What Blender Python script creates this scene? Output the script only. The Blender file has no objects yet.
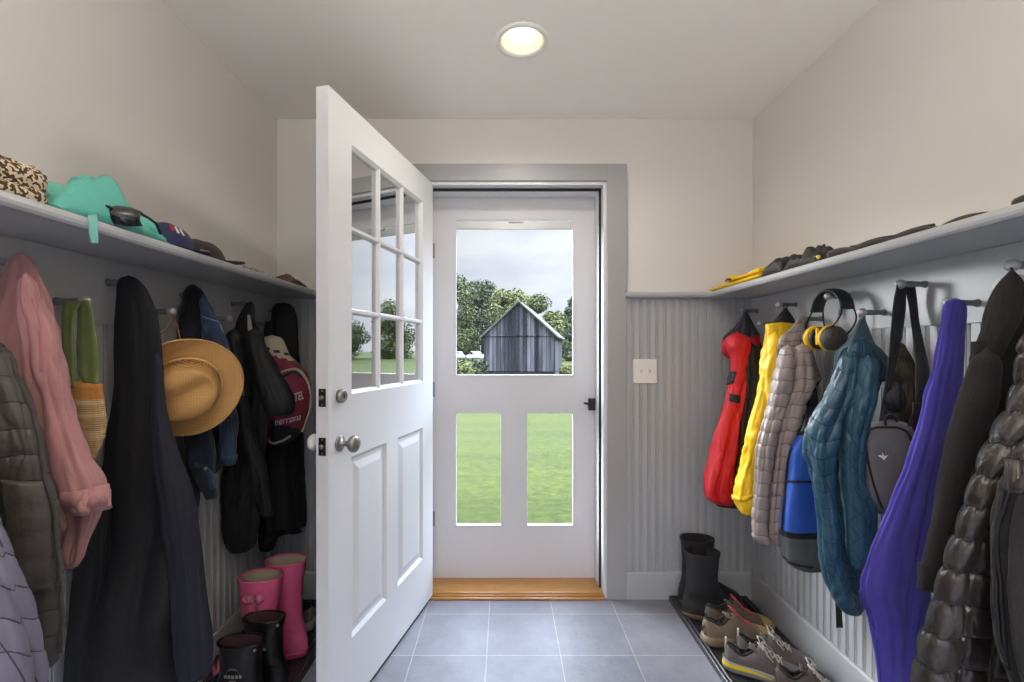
import bpy, bmesh, math, random
import numpy as np
from mathutils import Vector, Matrix, noise

# ------------------------------------------------------------------ camera
S = bpy.context.scene
C = S.collection
F, U0, V0, EYE = 470.0, 505.0, 351.0, 1.258      # focal length in px, vanishing point, eye height
cd = bpy.data.cameras.new('camera')
cd.sensor_width = 36.0
cd.lens = F * 36.0 / 1024.0
cd.shift_x = (512.0 - U0) / 1024.0
cd.shift_y = (V0 - 341.0) / 1024.0
cd.clip_start = 0.05
cd.clip_end = 600
cam = bpy.data.objects.new('camera', cd)
cam.location = (0, 0, EYE)
cam.rotation_euler = (math.pi / 2, 0, 0)
C.objects.link(cam)
S.camera = cam

# ------------------------------------------------------------------ view
S.view_settings.view_transform = 'Standard'
S.view_settings.look = 'None'
S.view_settings.exposure = 0.0
S.view_settings.gamma = 1.0
S.view_settings.use_curve_mapping = False

# ------------------------------------------------------------------ sky: overcast, zenith brighter than horizon
wd = bpy.data.worlds.new('sky')
S.world = wd
wd.use_nodes = True
nt = wd.node_tree
nt.nodes.clear()
out = nt.nodes.new('ShaderNodeOutputWorld')
bg = nt.nodes.new('ShaderNodeBackground')
tc = nt.nodes.new('ShaderNodeTexCoord')
sep = nt.nodes.new('ShaderNodeSeparateXYZ')
nt.links.new(tc.outputs['Generated'], sep.inputs[0])
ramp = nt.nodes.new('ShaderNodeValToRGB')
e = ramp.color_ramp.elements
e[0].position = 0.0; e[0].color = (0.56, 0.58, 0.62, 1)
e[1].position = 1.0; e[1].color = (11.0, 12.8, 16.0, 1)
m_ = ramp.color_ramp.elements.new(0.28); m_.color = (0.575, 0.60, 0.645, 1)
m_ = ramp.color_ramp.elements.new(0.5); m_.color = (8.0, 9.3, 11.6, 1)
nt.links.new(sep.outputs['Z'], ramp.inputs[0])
nz = nt.nodes.new('ShaderNodeTexNoise')
nz.inputs['Scale'].default_value = 5.0
nz.inputs['Detail'].default_value = 5.0
mp = nt.nodes.new('ShaderNodeMapping')
mp.inputs['Scale'].default_value = (1, 1, 3.0)
nt.links.new(tc.outputs['Generated'], mp.inputs[0])
nt.links.new(mp.outputs[0], nz.inputs['Vector'])
r2 = nt.nodes.new('ShaderNodeValToRGB')
r2.color_ramp.elements[0].position = 0.38; r2.color_ramp.elements[0].color = (0.86, 0.88, 0.95, 1)
r2.color_ramp.elements[1].position = 0.6; r2.color_ramp.elements[1].color = (1.02, 1.02, 1.02, 1)
nt.links.new(nz.outputs['Fac'], r2.inputs[0])
mx = nt.nodes.new('ShaderNodeMix'); mx.data_type = 'RGBA'; mx.blend_type = 'MULTIPLY'
mx.inputs[0].default_value = 1.0
nt.links.new(ramp.outputs[0], mx.inputs[6]); nt.links.new(r2.outputs[0], mx.inputs[7])
# sky brightened towards +X, added to light the left wall and door panes
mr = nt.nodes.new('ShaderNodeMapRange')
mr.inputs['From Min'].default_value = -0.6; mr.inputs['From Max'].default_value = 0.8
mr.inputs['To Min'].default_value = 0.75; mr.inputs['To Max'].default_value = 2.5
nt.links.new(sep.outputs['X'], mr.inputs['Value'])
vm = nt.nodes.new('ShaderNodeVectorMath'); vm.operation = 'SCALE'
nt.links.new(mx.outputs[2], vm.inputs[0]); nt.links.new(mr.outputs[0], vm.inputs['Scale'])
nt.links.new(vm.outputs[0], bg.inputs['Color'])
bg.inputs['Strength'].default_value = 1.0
nt.links.new(bg.outputs[0], out.inputs[0])

# ------------------------------------------------------------------ lights
def lamp(name, kind, loc, rot, energy, color, **kw):
    l = bpy.data.lights.new(name, kind)
    l.energy = energy; l.color = color
    for k, v in kw.items(): setattr(l, k, v)
    o = bpy.data.objects.new(name, l)
    o.location = loc; o.rotation_euler = rot
    C.objects.link(o)
    return o
lamp('hazy_sun', 'SUN', (-20, 16, 14), Vector((0.70, -0.56, -0.44)).to_track_quat('-Z', 'Y').to_euler(), 15.0, (0.95, 0.98, 1.0), angle=0.75)
# added fill light set in the unseen rear opening, behind the viewer
lamp('rear_fill', 'AREA', (0.05, -2.25, 1.45), (math.radians(90), 0, 0), 3.0, (1.0, 0.97, 0.93),
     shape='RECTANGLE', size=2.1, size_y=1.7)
# added fill bounced off the ceiling; no lamp stands here
lamp('ceiling_bounce_fill', 'AREA', (0.05, -0.25, 1.75), (math.radians(180), 0, 0), 40.0, (1.0, 0.94, 0.87), shape='DISK', size=0.5)
# recessed ceiling lamps: the one in view and its twin further back in the room
lamp('ceiling_lamp_light', 'SPOT', (0.065, 1.79, 2.425), (0, 0, 0), 20.0, (1.0, 0.94, 0.86), spot_size=math.radians(160), spot_blend=0.6, shadow_soft_size=0.05)
lamp('second_ceiling_lamp_light', 'SPOT', (0.065, -0.3, 2.425), (0, 0, 0), 8.0, (1.0, 0.94, 0.86), spot_size=math.radians(160), spot_blend=0.6, shadow_soft_size=0.05)
# the glazed storm door as the sky's way in
po = lamp('storm_door_portal', 'AREA', (0.05, 2.60, 1.1), (math.radians(-90), 0, 0), 1.0, (1, 1, 1), shape='RECTANGLE', size=0.9, size_y=2.0)
po.data.cycles.is_portal = True

# ------------------------------------------------------------------ colour and materials
def srgb(*c):
    if len(c) == 1 and isinstance(c[0], str):
        h = c[0].lstrip('#'); c = [int(h[i:i+2], 16) for i in (0, 2, 4)]
    r = []
    for x in c:
        x = x / 255.0
        r.append(x / 12.92 if x <= 0.04045 else ((x + 0.055) / 1.055) ** 2.4)
    return (r[0], r[1], r[2], 1.0)

def _n(nt, kind, **inp):
    n = nt.nodes.new(kind)
    for k, v in inp.items():
        n.inputs[k.replace('_', ' ')].default_value = v
    return n

def material(name, col, rough=0.5, metal=0.0, bump=0.0, bscale=60.0, var=0.0, vscale=6.0, col2=None, sheen=0.0, coat=0.0, spec=0.5, stretch=(1, 1, 1), bump2=0.0, b2scale=8.0):
    m = bpy.data.materials.new(name); m.use_nodes = True
    nt = m.node_tree; b = nt.nodes['Principled BSDF']
    c = srgb(col) if isinstance(col, str) else col
    b.inputs['Base Color'].default_value = c; m['base'] = list(c)
    b.inputs['Roughness'].default_value = rough
    b.inputs['Metallic'].default_value = metal
    b.inputs['Specular IOR Level'].default_value = spec
    if sheen: b.inputs['Sheen Weight'].default_value = sheen; b.inputs['Sheen Roughness'].default_value = 0.4
    if coat: b.inputs['Coat Weight'].default_value = coat; b.inputs['Coat Roughness'].default_value = 0.15
    tc = nt.nodes.new('ShaderNodeTexCoord')
    mp = nt.nodes.new('ShaderNodeMapping'); mp.inputs['Scale'].default_value = stretch
    nt.links.new(tc.outputs['Object'], mp.inputs[0])
    if var or col2:
        nz = _n(nt, 'ShaderNodeTexNoise', Scale=vscale, Detail=5.0)
        nt.links.new(mp.outputs[0], nz.inputs['Vector'])
        rp = nt.nodes.new('ShaderNodeValToRGB')
        rp.color_ramp.elements[0].position = 0.35; rp.color_ramp.elements[1].position = 0.65
        d = (srgb(col2) if isinstance(col2, str) else col2) if col2 else tuple(x * (1 - var) for x in c[:3]) + (1,)
        rp.color_ramp.elements[0].color = d
        rp.color_ramp.elements[1].color = c
        nt.links.new(nz.outputs['Fac'], rp.inputs[0]); nt.links.new(rp.outputs[0], b.inputs['Base Color'])
    prev = None
    for st, sc in ((bump2, b2scale), (bump, bscale)):
        if not st: continue
        nz = _n(nt, 'ShaderNodeTexNoise', Scale=sc, Detail=3.0)
        nt.links.new(mp.outputs[0], nz.inputs['Vector'])
        bp = _n(nt, 'ShaderNodeBump', Strength=st, Distance=0.01)
        nt.links.new(nz.outputs['Fac'], bp.inputs['Height'])
        if prev: nt.links.new(prev.outputs[0], bp.inputs['Normal'])
        nt.links.new(bp.outputs[0], b.inputs['Normal'])
        prev = bp
    return m

def cloth(name, col, rough=0.85, weave=0.25, wscale=420, var=0.12, sheen=0.15, crumple=0.35, cscale=14, vscale=9, **kw):
    return material(name, col, rough, bump=weave, bscale=wscale, var=var, vscale=vscale, sheen=sheen, bump2=crumple, b2scale=cscale, **kw)

def glass_mat(name, ior=1.5, tint=(1, 1, 1, 1), boost=1.0):
    m = bpy.data.materials.new(name); m.use_nodes = True
    nt = m.node_tree; nt.nodes.clear()
    o = nt.nodes.new('ShaderNodeOutputMaterial')
    t = nt.nodes.new('ShaderNodeBsdfTransparent'); t.inputs[0].default_value = tint
    g = nt.nodes.new('ShaderNodeBsdfGlossy'); g.inputs['Roughness'].default_value = 0.0
    fr = _n(nt, 'ShaderNodeFresnel', IOR=ior)
    mul = nt.nodes.new('ShaderNodeMath'); mul.operation = 'MULTIPLY'; mul.use_clamp = True; mul.inputs[1].default_value = boost
    nt.links.new(fr.outputs[0], mul.inputs[0])
    mx = nt.nodes.new('ShaderNodeMixShader')
    nt.links.new(mul.outputs[0], mx.inputs[0]); nt.links.new(t.outputs[0], mx.inputs[1]); nt.links.new(g.outputs[0], mx.inputs[2])
    nt.links.new(mx.outputs[0], o.inputs[0])
    return m

def emit_mat(name, col, s):
    m = bpy.data.materials.new(name); m.use_nodes = True
    b = m.node_tree.nodes['Principled BSDF']
    b.inputs['Base Color'].default_value = col
    b.inputs['Emission Color'].default_value = col
    b.inputs['Emission Strength'].default_value = s
    return m

# ------------------------------------------------------------------ objects
def W(u, v, Y):
    return Vector(((u - U0) / F * Y, Y, EYE - (v - V0) / F * Y))
def px(p):
    return (U0 + F * p[0] / p[1], V0 - F * (p[2] - EYE) / p[1])

def thing(name, label, cat, loc=(0, 0, 0), rz=0.0, group=None):
    o = bpy.data.objects.new(name, None)
    o.empty_display_size = 0.05
    o.location = loc; o.rotation_euler = (0, 0, rz)
    C.objects.link(o)
    o['label'] = label; o['category'] = cat
    if group: o['group'] = group
    return o

def tag(o, label, cat, group=None, kind=None):
    o['label'] = label; o['category'] = cat
    if group: o['group'] = group
    if kind: o['kind'] = kind
    return o

def root_of(o):
    while o.parent is not None: o = o.parent
    return o

def mesh_obj(name, verts, faces, mats, parent=None, smooth=True, world=False, midx=None, label=None):
    """one mesh object; world=True: verts are world coordinates and the root Empty is only translated"""
    me = bpy.data.meshes.new(name)
    if world and parent is not None:
        off = root_of(parent).location
        verts = [(v[0] - off[0], v[1] - off[1], v[2] - off[2]) for v in verts]
    me.from_pydata([tuple(map(float, v)) for v in verts], [], [tuple(map(int, f)) for f in faces])
    me.update()
    if not isinstance(mats, (list, tuple)): mats = [mats]
    for m in mats: me.materials.append(m)
    if midx is not None:
        me.polygons.foreach_set('material_index', np.array(midx, dtype=np.int32))
    me.polygons.foreach_set('use_smooth', np.full(len(me.polygons), bool(smooth)))
    o = bpy.data.objects.new(name, me)
    C.objects.link(o)
    if parent is not None: o.parent = parent
    if label: o['label'] = label
    return o

class MB:
    """collects simple shapes into one mesh"""
    def __init__(self): self.v = []; self.f = []; self.m = []
    def add(self, vs, fs, mi=0):
        n = len(self.v); self.v += [tuple(x) for x in vs]
        self.f += [tuple(n + i for i in f) for f in fs]; self.m += [mi] * len(fs)
    def box(self, x0, x1, y0, y1, z0, z1, mi=0):
        vs = [(x, y, z) for z in (z0, z1) for y in (y0, y1) for x in (x0, x1)]
        self.add(vs, [(0, 2, 3, 1), (4, 5, 7, 6), (0, 1, 5, 4), (2, 6, 7, 3), (0, 4, 6, 2), (1, 3, 7, 5)], mi)
    def tube(self, pts, r, n=10, mi=0, cap=True):
        pts = [Vector(p) for p in pts]; rs = r if isinstance(r, (list, tuple)) else [r] * len(pts)
        rings = []; ref = None
        for i, p in enumerate(pts):
            d = (pts[min(i + 1, len(pts) - 1)] - pts[max(i - 1, 0)]).normalized()
            if ref is None:
                ref = d.orthogonal().normalized()
            else:
                ref = (ref - d * ref.dot(d))
                ref = ref.normalized() if ref.length > 1e-6 else d.orthogonal().normalized()
            b = d.cross(ref)
            rings.append([p + (ref * math.cos(2 * math.pi * k / n) + b * math.sin(2 * math.pi * k / n)) * rs[i] for k in range(n)])
        self.rings(rings, mi, cap, cap)
    def rings(self, rings, mi=0, cap0=True, cap1=True):
        n = len(rings[0]); base = len(self.v); fs = []
        vs = [p for r in rings for p in r]
        for i in range(len(rings) - 1):
            for k in range(n):
                a = i * n + k; b = i * n + (k + 1) % n
                fs.append((a, b, b + n, a + n))
        if cap0: fs.append(tuple(range(n - 1, -1, -1)))
        if cap1: fs.append(tuple((len(rings) - 1) * n + k for k in range(n)))
        self.add(vs, fs, mi)
    def lathe(self, prof, n=28, origin=(0, 0, 0), axis=(0, 0, 1), mi=0, cap0=True, cap1=True):
        a = Vector(axis).normalized(); u = a.orthogonal().normalized(); w = a.cross(u); o = Vector(origin)
        self.rings([[o + a * h + (u * math.cos(2 * math.pi * k / n) + w * math.sin(2 * math.pi * k / n)) * max(r, 1e-4) for k in range(n)] for r, h in prof], mi, cap0, cap1)
    def build(self, name, mats, parent=None, smooth=False, world=False, bevel=0.0, label=None, auto=None):
        o = mesh_obj(name, self.v, self.f, mats, parent, smooth, world, self.m, label)
        if bevel:
            b = o.modifiers.new('bevel', 'BEVEL'); b.width = bevel; b.segments = 2; b.limit_method = 'ANGLE'; b.angle_limit = math.radians(40)
            if hasattr(b, 'harden_normals'): b.harden_normals = False
        return o

def structure(name, mb, mats, **kw):
    o = mb.build(name, mats, **kw); o['kind'] = 'structure'; return o

def pchip(x, y, xn):
    x = np.array(x, float); y = np.array(y, float)
    if len(x) < 3: return np.interp(xn, x, y)
    h = np.diff(x); d = np.diff(y) / h
    m = np.zeros(len(x)); m[0] = d[0]; m[-1] = d[-1]
    for i in range(1, len(x) - 1):
        if d[i-1] * d[i] > 0:
            w1 = 2 * h[i] + h[i-1]; w2 = h[i] + 2 * h[i-1]
            m[i] = (w1 + w2) / (w1 / d[i-1] + w2 / d[i])
    xn = np.clip(xn, x[0], x[-1])
    i = np.clip(np.searchsorted(x, xn, side='right') - 1, 0, len(x) - 2)
    t = (xn - x[i]) / h[i]
    return ((1 + 2*t) * (1-t)**2 * y[i] + t * (1-t)**2 * h[i] * m[i] + t*t*(3-2*t) * y[i+1] + t*t*(t-1) * h[i] * m[i+1])

WALLX = {1: 1.263, -1: -1.161}
def relax_cloth(P0, slack, iters, pull, side):
    """give the cloth more fabric than the shape needs and let it settle, so that it buckles into wrinkles"""
    P = P0.copy(); N, M = P.shape[:2]
    ln = lambda a: np.sqrt((a * a).sum(-1))
    rc = ln(np.roll(P0, -1, 1) - P0); rc = np.maximum(rc, 0.4 * rc.mean(1, keepdims=True)) * slack[0]
    rv = ln(P0[1:] - P0[:-1]) * slack[1]
    sq = (slack[0] + slack[1]) / 2
    r1 = ln(np.roll(P0, -1, 1)[1:] - P0[:-1]) * sq; r2 = ln(P0[1:] - np.roll(P0, -1, 1)[:-1]) * sq
    b2 = ln(np.roll(P0, -2, 1) - P0) * slack[0]; bv = ln(P0[2:] - P0[:-2]) * slack[1]
    pw = pull * np.ones((N, 1, 1)); pw[:3] = 0.6
    lim = abs(WALLX[side]) - 0.006
    def fix(a, b, r, k):
        d = b - a; l = np.maximum(ln(d), 1e-6)
        return (k * 0.5 * (l - r) / l)[..., None] * d
    ev = np.arange(0, M - 1, 2); od = np.arange(1, M - 1, 2)
    for it in range(iters):
        for c in (ev, od, np.array([M - 1])):
            c2 = (c + 1) % M
            q = fix(P[:, c], P[:, c2], rc[:, c], 0.9); P[:, c] += q; P[:, c2] -= q
        for st in (0, 1):
            q = fix(P[st:N-1:2], P[st+1::2][:len(P[st:N-1:2])], rv[st::2], 0.9); n_ = len(q)
            P[st:N-1:2] += q; P[st+1::2][:n_] -= q
        R = np.roll(P, -1, 1)
        q = fix(P[:-1], R[1:], r1, 0.35); P[:-1] += q; P[1:] -= np.roll(q, 1, 1)
        R = np.roll(P, -1, 1)
        q = fix(R[:-1], P[1:], r2, 0.35); P[1:] -= q; P[:-1] += np.roll(q, 1, 1)
        # bending: second neighbours resist folding flat
        R = np.roll(P, -2, 1); d = R - P; l = np.maximum(ln(d), 1e-6); q = (0.12 * np.minimum(l - b2, 0) / l)[..., None] * d
        P += q; P -= np.roll(q, 2, 1)
        d = P[2:] - P[:-2]; l = np.maximum(ln(d), 1e-6); q = (0.12 * np.minimum(l - bv, 0) / l)[..., None] * d
        P[:-2] += q; P[2:] -= q
        P[..., 2] -= 0.00012
        P += pw * (P0 - P)
        P[..., 0] = np.minimum(P[..., 0], lim) if side > 0 else np.maximum(P[..., 0], -lim)
    for it in range(2):
        L = (np.roll(P, 1, 1) + np.roll(P, -1, 1)) / 2 - P; P += 0.25 * L
        P[1:-1] += 0.25 * ((P[2:] + P[:-2]) / 2 - P[1:-1])
    return P

SLACK = (1.12, 1.018)
class Cloth:
    """A hanging cloth tube: horizontal sections down the garment, each an oval lying against the wall, pushed into folds.
    rows = (v, uL, uR, Y): where the garment is measured in the photograph and how far along the wall it hangs."""
    def __init__(self, side, rows, Y=None, gap=0.012, M=84, dz=0.011, p=2.2, folds=(5, 8, 13), amp=0.16, grow=1.0, wr=0.006,
                 wscale=(10, 10, 3.2), quilt=None, seed=1, twist=0.25, amax=0.34, rnd=False, dome=None, hang=False, slack=None, iters=110, pull=0.035):
        rng = random.Random(seed)
        if dome is None: dome = rnd or hang
        if dome and rows[0][2] - rows[0][1] > 6:
            r0 = rows[0]; w0 = (r0[2] - r0[1]) / 2; m0 = (r0[2] + r0[1]) / 2
            pre = [(r0[0] - 0.75 * w0 * q, m0 - w0 * math.sqrt(max(0.01, 1 - q * q)), m0 + w0 * math.sqrt(max(0.01, 1 - q * q))) + tuple(r0[3:]) for q in (1.0, 0.93, 0.75, 0.45)]
            rows = pre + list(rows)
        v = [r[0] for r in rows]
        L = [r[1] for r in rows]; R = [r[2] for r in rows]
        if quilt: dz = min(dz, 0.005); M = max(M, 168)
        if slack is None: slack = (1.06, 1.02) if quilt else (SLACK if p < 2.6 else None)
        YY = [r[3] if len(r) > 3 else Y for r in rows]
        zspan = (v[-1] - v[0]) / F * (sum(YY) / len(YY))
        N = max(10, int(zspan / dz))
        vn = np.linspace(v[0], v[-1], N)
        uL = pchip(v, L, vn); uR = pchip(v, R, vn); Yc = pchip(v, YY, vn)
        k = ((uL + uR) / 2 - U0) / F
        Xc = k * Yc; w = (uR - uL) / 2 / F * Yc
        z = EYE - (vn - V0) / F * Yc
        room = abs(WALLX[side]) - gap - np.abs(Xc)
        ka = np.maximum(np.abs(k), 0.12)
        if rnd:
            b = w / np.sqrt(1 + ka**2); a = b.copy()
            over = np.maximum(b - room, 0); b = b - over * 0.8
            a = np.sqrt(np.maximum(w**2 - b**2, (0.3 * w)**2)) / ka
            a = np.minimum(a, 1.6 * w + 0.01)
        else:
            b = np.clip(room, 0.25 * w, 0.97 * w)
            a = np.sqrt(np.maximum(w**2 - b**2, 0)) / ka
        a = np.clip(a, np.maximum(0.35 * w, 0.008), amax)
        self.pen = float(np.max(np.abs(Xc) + b - abs(WALLX[side])))
        th = np.linspace(0, 2 * np.pi, M, endpoint=False)
        t = np.linspace(0, 1, N)[:, None]; T = th[None, :]
        c = np.cos(T); s = np.sin(T)
        r = 1.0 / (np.abs(c)**p + np.abs(s)**p)**(1 / p)
        A = 2.1 * amp * np.clip(0.35 + t / 0.4 * 0.65 * grow, 0, 1)
        o = Vector((rng.uniform(0, 50), rng.uniform(0, 50), rng.uniform(0, 50)))
        Nc = max(4, N // 6); tz = np.linspace(0, N - 1, Nc)          # slow wandering of the folds, sampled coarsely
        wob = np.array([[noise.noise(Vector((1.3*math.cos(q), 1.3*math.sin(q), z[int(y)] * 3.2)) + o) for q in th] for y in tz])
        fade = np.array([[noise.noise(Vector((1.6*math.cos(q), 1.6*math.sin(q), z[int(y)] * 2.6)) - o) for q in th] for y in tz])
        ex = lambda g: np.stack([np.interp(np.arange(N), tz, g[:, j]) for j in range(M)], 1)
        wob = ex(wob); fade = np.clip(0.75 + 0.9 * ex(fade), 0.15, 1.25)
        fold = 0; wsum = 0
        for n in folds:
            wgt = rng.uniform(0.7, 1.0) * (6.0 / n)**0.6
            ph = rng.uniform(0, 6.28); dr = rng.uniform(-twist, twist) * 3.0
            f = 1 - np.abs(np.sin(0.5 * (n * (T + 0.55 * wob) + ph + dr * t)))**0.85
            fold = fold + wgt * f; wsum += wgt
        fold = fade * fold / wsum**0.75
        rad = r * (1 - np.clip(A * fold, 0, 0.62))
        X = Xc[:, None] + b[:, None] * c * rad
        Yp = Yc[:, None] + a[:, None] * s * rad
        Z = np.repeat(z[:, None], M, 1)
        # outward direction, with the local slope left out
        nx = c / np.maximum(b[:, None], 0.02); ny = s / np.maximum(a[:, None], 0.02)
        ln = np.sqrt(nx**2 + ny**2); nx = nx / ln; ny = ny / ln
        P = np.stack([X, Yp, Z], -1)
        D = np.zeros((N, M))
        ends = np.clip(np.minimum(t[:, 0], 1) / 0.06, 0.15, 1)
        if wr:
            for i in range(N):
                for j in range(M):
                    q = P[i, j]
                    sk = 0.7 * q[1] * wscale[1]
                    e1 = noise.noise(Vector((q[0]*wscale[0], q[1]*wscale[1], q[2]*wscale[2] + sk)) + o)
                    e2 = noise.noise(Vector((q[0]*wscale[0]*2.2, q[1]*wscale[1]*2.2, q[2]*wscale[2]*2.9 - 1.6*sk + 2*e1)) - o)
                    D[i, j] = wr * (2.6 * abs(e1) - 0.75 + 1.3 * abs(e2) - 0.3)
        self.D = D
        D = D * ends[:, None]
        P[..., 0] += nx * D; P[..., 1] += ny * D
        if slack:
            P = relax_cloth(P, slack, iters, pull, side)
        self.seams = []
        if quilt:
            Z = P[..., 2]
            kind, sp, q = quilt[:3]
            arc = T * float(np.mean(np.sqrt((a**2 + b**2) / 2)))
            if kind == 'rows':
                sl = quilt[3] if len(quilt) > 3 else 0.0
                zz = Z + sl * arc + 0.0025 * np.sin(5 * T + seed)
                g = np.abs(np.sin(np.pi * zz / sp)); self.seams.append((zz / sp, 0))
                cell = np.floor(zz / sp)
                pk = 0.08 * np.cos(np.round(arc[:, :].max() / 0.02) * T + 2.4 * cell) * (1 - g)**2
                D = q * (g**0.32 - 0.78 + pk + 0.10 * np.sin(3 * T + 1.7 * cell))
            elif kind == 'diamond':
                g1 = np.abs(np.sin(np.pi * (arc + Z * 0.8) / sp)); g2 = np.abs(np.sin(np.pi * (arc - Z * 0.8) / sp))
                D = q * (np.minimum(g1, g2)**0.3 - 0.75)
            elif kind == 'onion':
                g1 = np.abs(np.sin(np.pi * (Z + 0.22 * sp * np.sin(2 * np.pi * arc / (sp * 2.2))) / sp))
                g2 = np.abs(np.sin(np.pi * (arc + Z * 0.35) / (sp * 1.8)))
                D = q * (np.minimum(g1, g2 * 1.3)**0.3 - 0.75)
            if kind == 'onion':
                self.seams += [((Z + 0.22 * sp * np.sin(2 * np.pi * arc / (sp * 2.2))) / sp, 0), ((arc + Z * 0.35) / (sp * 1.8), 1)]
            elif kind == 'diamond':
                self.seams += [((arc + Z * 0.8) / sp, 1), ((arc - Z * 0.8) / sp, 1)]
            dt = np.roll(P, -1, 1) - np.roll(P, 1, 1); dv = np.gradient(P, axis=0)
            nn = np.cross(dt, dv); nn /= np.maximum(np.sqrt((nn * nn).sum(-1, keepdims=True)), 1e-9)
            sg = np.sign((nn[..., 0] * nx + nn[..., 1] * ny).mean()); nn *= sg
            P = P + nn * (D * ends[:, None])[..., None]
        lim = abs(WALLX[side]) - 0.006
        P[..., 0] = np.minimum(P[..., 0], lim) if side > 0 else np.maximum(P[..., 0], -lim)
        P[..., 1] = np.minimum(P[..., 1], 2.383)
        self.P = P; self.N = N; self.M = M; self.nx = nx; self.ny = ny; self.Xc = Xc; self.Yc = Yc; self.t = t[:, 0]; self.v = vn
        self.N3 = np.stack([np.broadcast_to(nx, (N, M)), np.broadcast_to(ny, (N, M)), np.zeros((N, M))], -1)

    def build(self, name, mats, parent, closed_top=True, hem=True, matfn=None, label=None):
        N, M, P = self.N, self.M, self.P
        vs = P.reshape(-1, 3).tolist(); fs = []; mi = []
        for i in range(N - 1):
            for j in range(M):
                k = (j + 1) % M
                fs.append((i*M + j, i*M + k, (i+1)*M + k, (i+1)*M + j))
                mi.append(matfn(i, j, self) if matfn else 0)
        if closed_top:
            ct = P[0].mean(0) + np.array([0, 0, 0.008]); vs.append(ct.tolist()); n = len(vs) - 1
            for j in range(M): fs.append((n, (j + 1) % M, j)); mi.append(matfn(0, j, self) if matfn else 0)
        base = P[-1]; ctr = base.mean(0)
        prev = [(N-1)*M + j for j in range(M)]
        for sc, up in ((0.93, 0.004), (0.88, 0.05)) if hem else ((0.6, -0.006),):
            ring = ctr + (base - ctr) * np.array([sc, sc, 1]) + np.array([0, 0, up])
            st = len(vs); vs += ring.tolist(); cur = [st + j for j in range(M)]
            for j in range(M):
                k = (j + 1) % M
                fs.append((prev[j], prev[k], cur[k], cur[j])); mi.append(mi[(N-2)*M + j])
            prev = cur
        vs.append((ctr + np.array([0, 0, 0.05 if hem else -0.007])).tolist()); n = len(vs) - 1
        for j in range(M): fs.append((prev[j], prev[(j + 1) % M], n)); mi.append(mi[(N-2)*M + j])
        self.obj = mesh_obj(name, vs, fs, mats, parent, True, True, mi, label)
        if self.seams: self.stitch(mats if not isinstance(mats, (list, tuple)) else mats[0])
        return self.obj

    def stitch(self, mat):
        """the sewn lines of a quilted cloth, as thin threads lying in the grooves"""
        key = mat.name + ' seam'
        sm = bpy.data.materials.get(key) or material(key, tuple(x * 0.30 for x in mat['base'][:3]) + (1,), 0.9)
        N, M, P = self.N, self.M, self.P; mb = MB()
        for fld, along in self.seams:
            A, Q = (fld, P) if along == 0 else (fld.T, P.transpose(1, 0, 2)); thread = []
            if along == 0 and P[0, 0, 0] < 0: A = np.roll(A, -(M // 2), 1); Q = np.roll(Q, -(M // 2), 1)
            lo, hi = int(np.ceil(A.min())), int(np.floor(A.max()))
            for lev in range(lo, hi + 1):
                run = []
                for c in range(A.shape[1]):
                    col = A[:, c] - lev; k = np.where(col[:-1] * col[1:] <= 0)[0]
                    pt = None
                    if len(k):
                        k = int(k[0]); f = col[k] / (col[k] - col[k+1]) if col[k] != col[k+1] else 0
                        pt = Vector(Q[k, c] * (1 - f) + Q[k+1, c] * f)
                        if run and (pt - run[-1]).length > 0.03:
                            if len(run) > 3: mb.tube(run, 0.0011, 4, cap=False)
                            run = []
                    if pt is None:
                        if len(run) > 3: mb.tube(run, 0.0011, 4, cap=False)
                        run = []
                    elif not run or (pt - run[-1]).length > 0.004: run.append(pt)
                if along == 0 and thread and len(run) > 3 and (run[0] - thread[-1]).length < 0.15: thread += run; continue
                if along == 0 and not thread and len(run) > 3: thread = run; continue
                if len(run) > 3: mb.tube(run, 0.0011, 4, cap=False)
            if thread: mb.tube(thread, 0.0011, 4, cap=False)
        if mb.v: mb.build('stitching', sm, self.obj, True, True)

    def idx(self, u, v):
        """section and column of the surface point that the photograph shows at (u, v)"""
        P = self.P
        pu = U0 + F * P[..., 0] / P[..., 1]; pv = V0 - F * (P[..., 2] - EYE) / P[..., 1]
        face = (self.N3[..., 0] * P[..., 0] + self.N3[..., 1] * P[..., 1]) < 0
        d = (pu - u)**2 + (pv - v)**2 + np.where(face, 0, 1e5)
        k = int(np.argmin(d)); return divmod(k, self.M)

    def at(self, fi, fj, off=0.0):
        i = int(min(max(fi, 0), self.N - 1.001)); a = min(max(fi - i, 0), 1); j = int(math.floor(fj)); b = fj - j
        g = lambda A: ((1-a)*(1-b)*A[i, j % self.M] + (1-a)*b*A[i, (j+1) % self.M] + a*(1-b)*A[i+1, j % self.M] + a*b*A[i+1, (j+1) % self.M])
        return g(self.P) + off * g(self.N3)

    def line(self, pts, n=24):
        """path over the surface through photograph points -> list of (fi, fj)"""
        ij = [self.idx(*p) for p in pts]
        r = [ij[0]]
        for q in ij[1:]:
            j = q[1]
            while j - r[-1][1] > self.M / 2: j -= self.M
            while r[-1][1] - j > self.M / 2: j += self.M
            r.append((q[0], j))
        d = [0.0]
        for a, b in zip(r, r[1:]): d.append(d[-1] + max(1e-3, math.hypot(a[0]-b[0], a[1]-b[1])))
        s = np.linspace(0, d[-1], n)
        return list(zip(pchip(d, [q[0] for q in r], s), pchip(d, [q[1] for q in r], s)))

    def cord(self, name, mat, parent, pts, r=0.003, off=0.002, n=30, label=None):
        mb = MB(); mb.tube([self.at(i, j, off) for i, j in self.line(pts, n)], r, 8)
        return mb.build(name, mat, parent, True, True, label=label)

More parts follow.
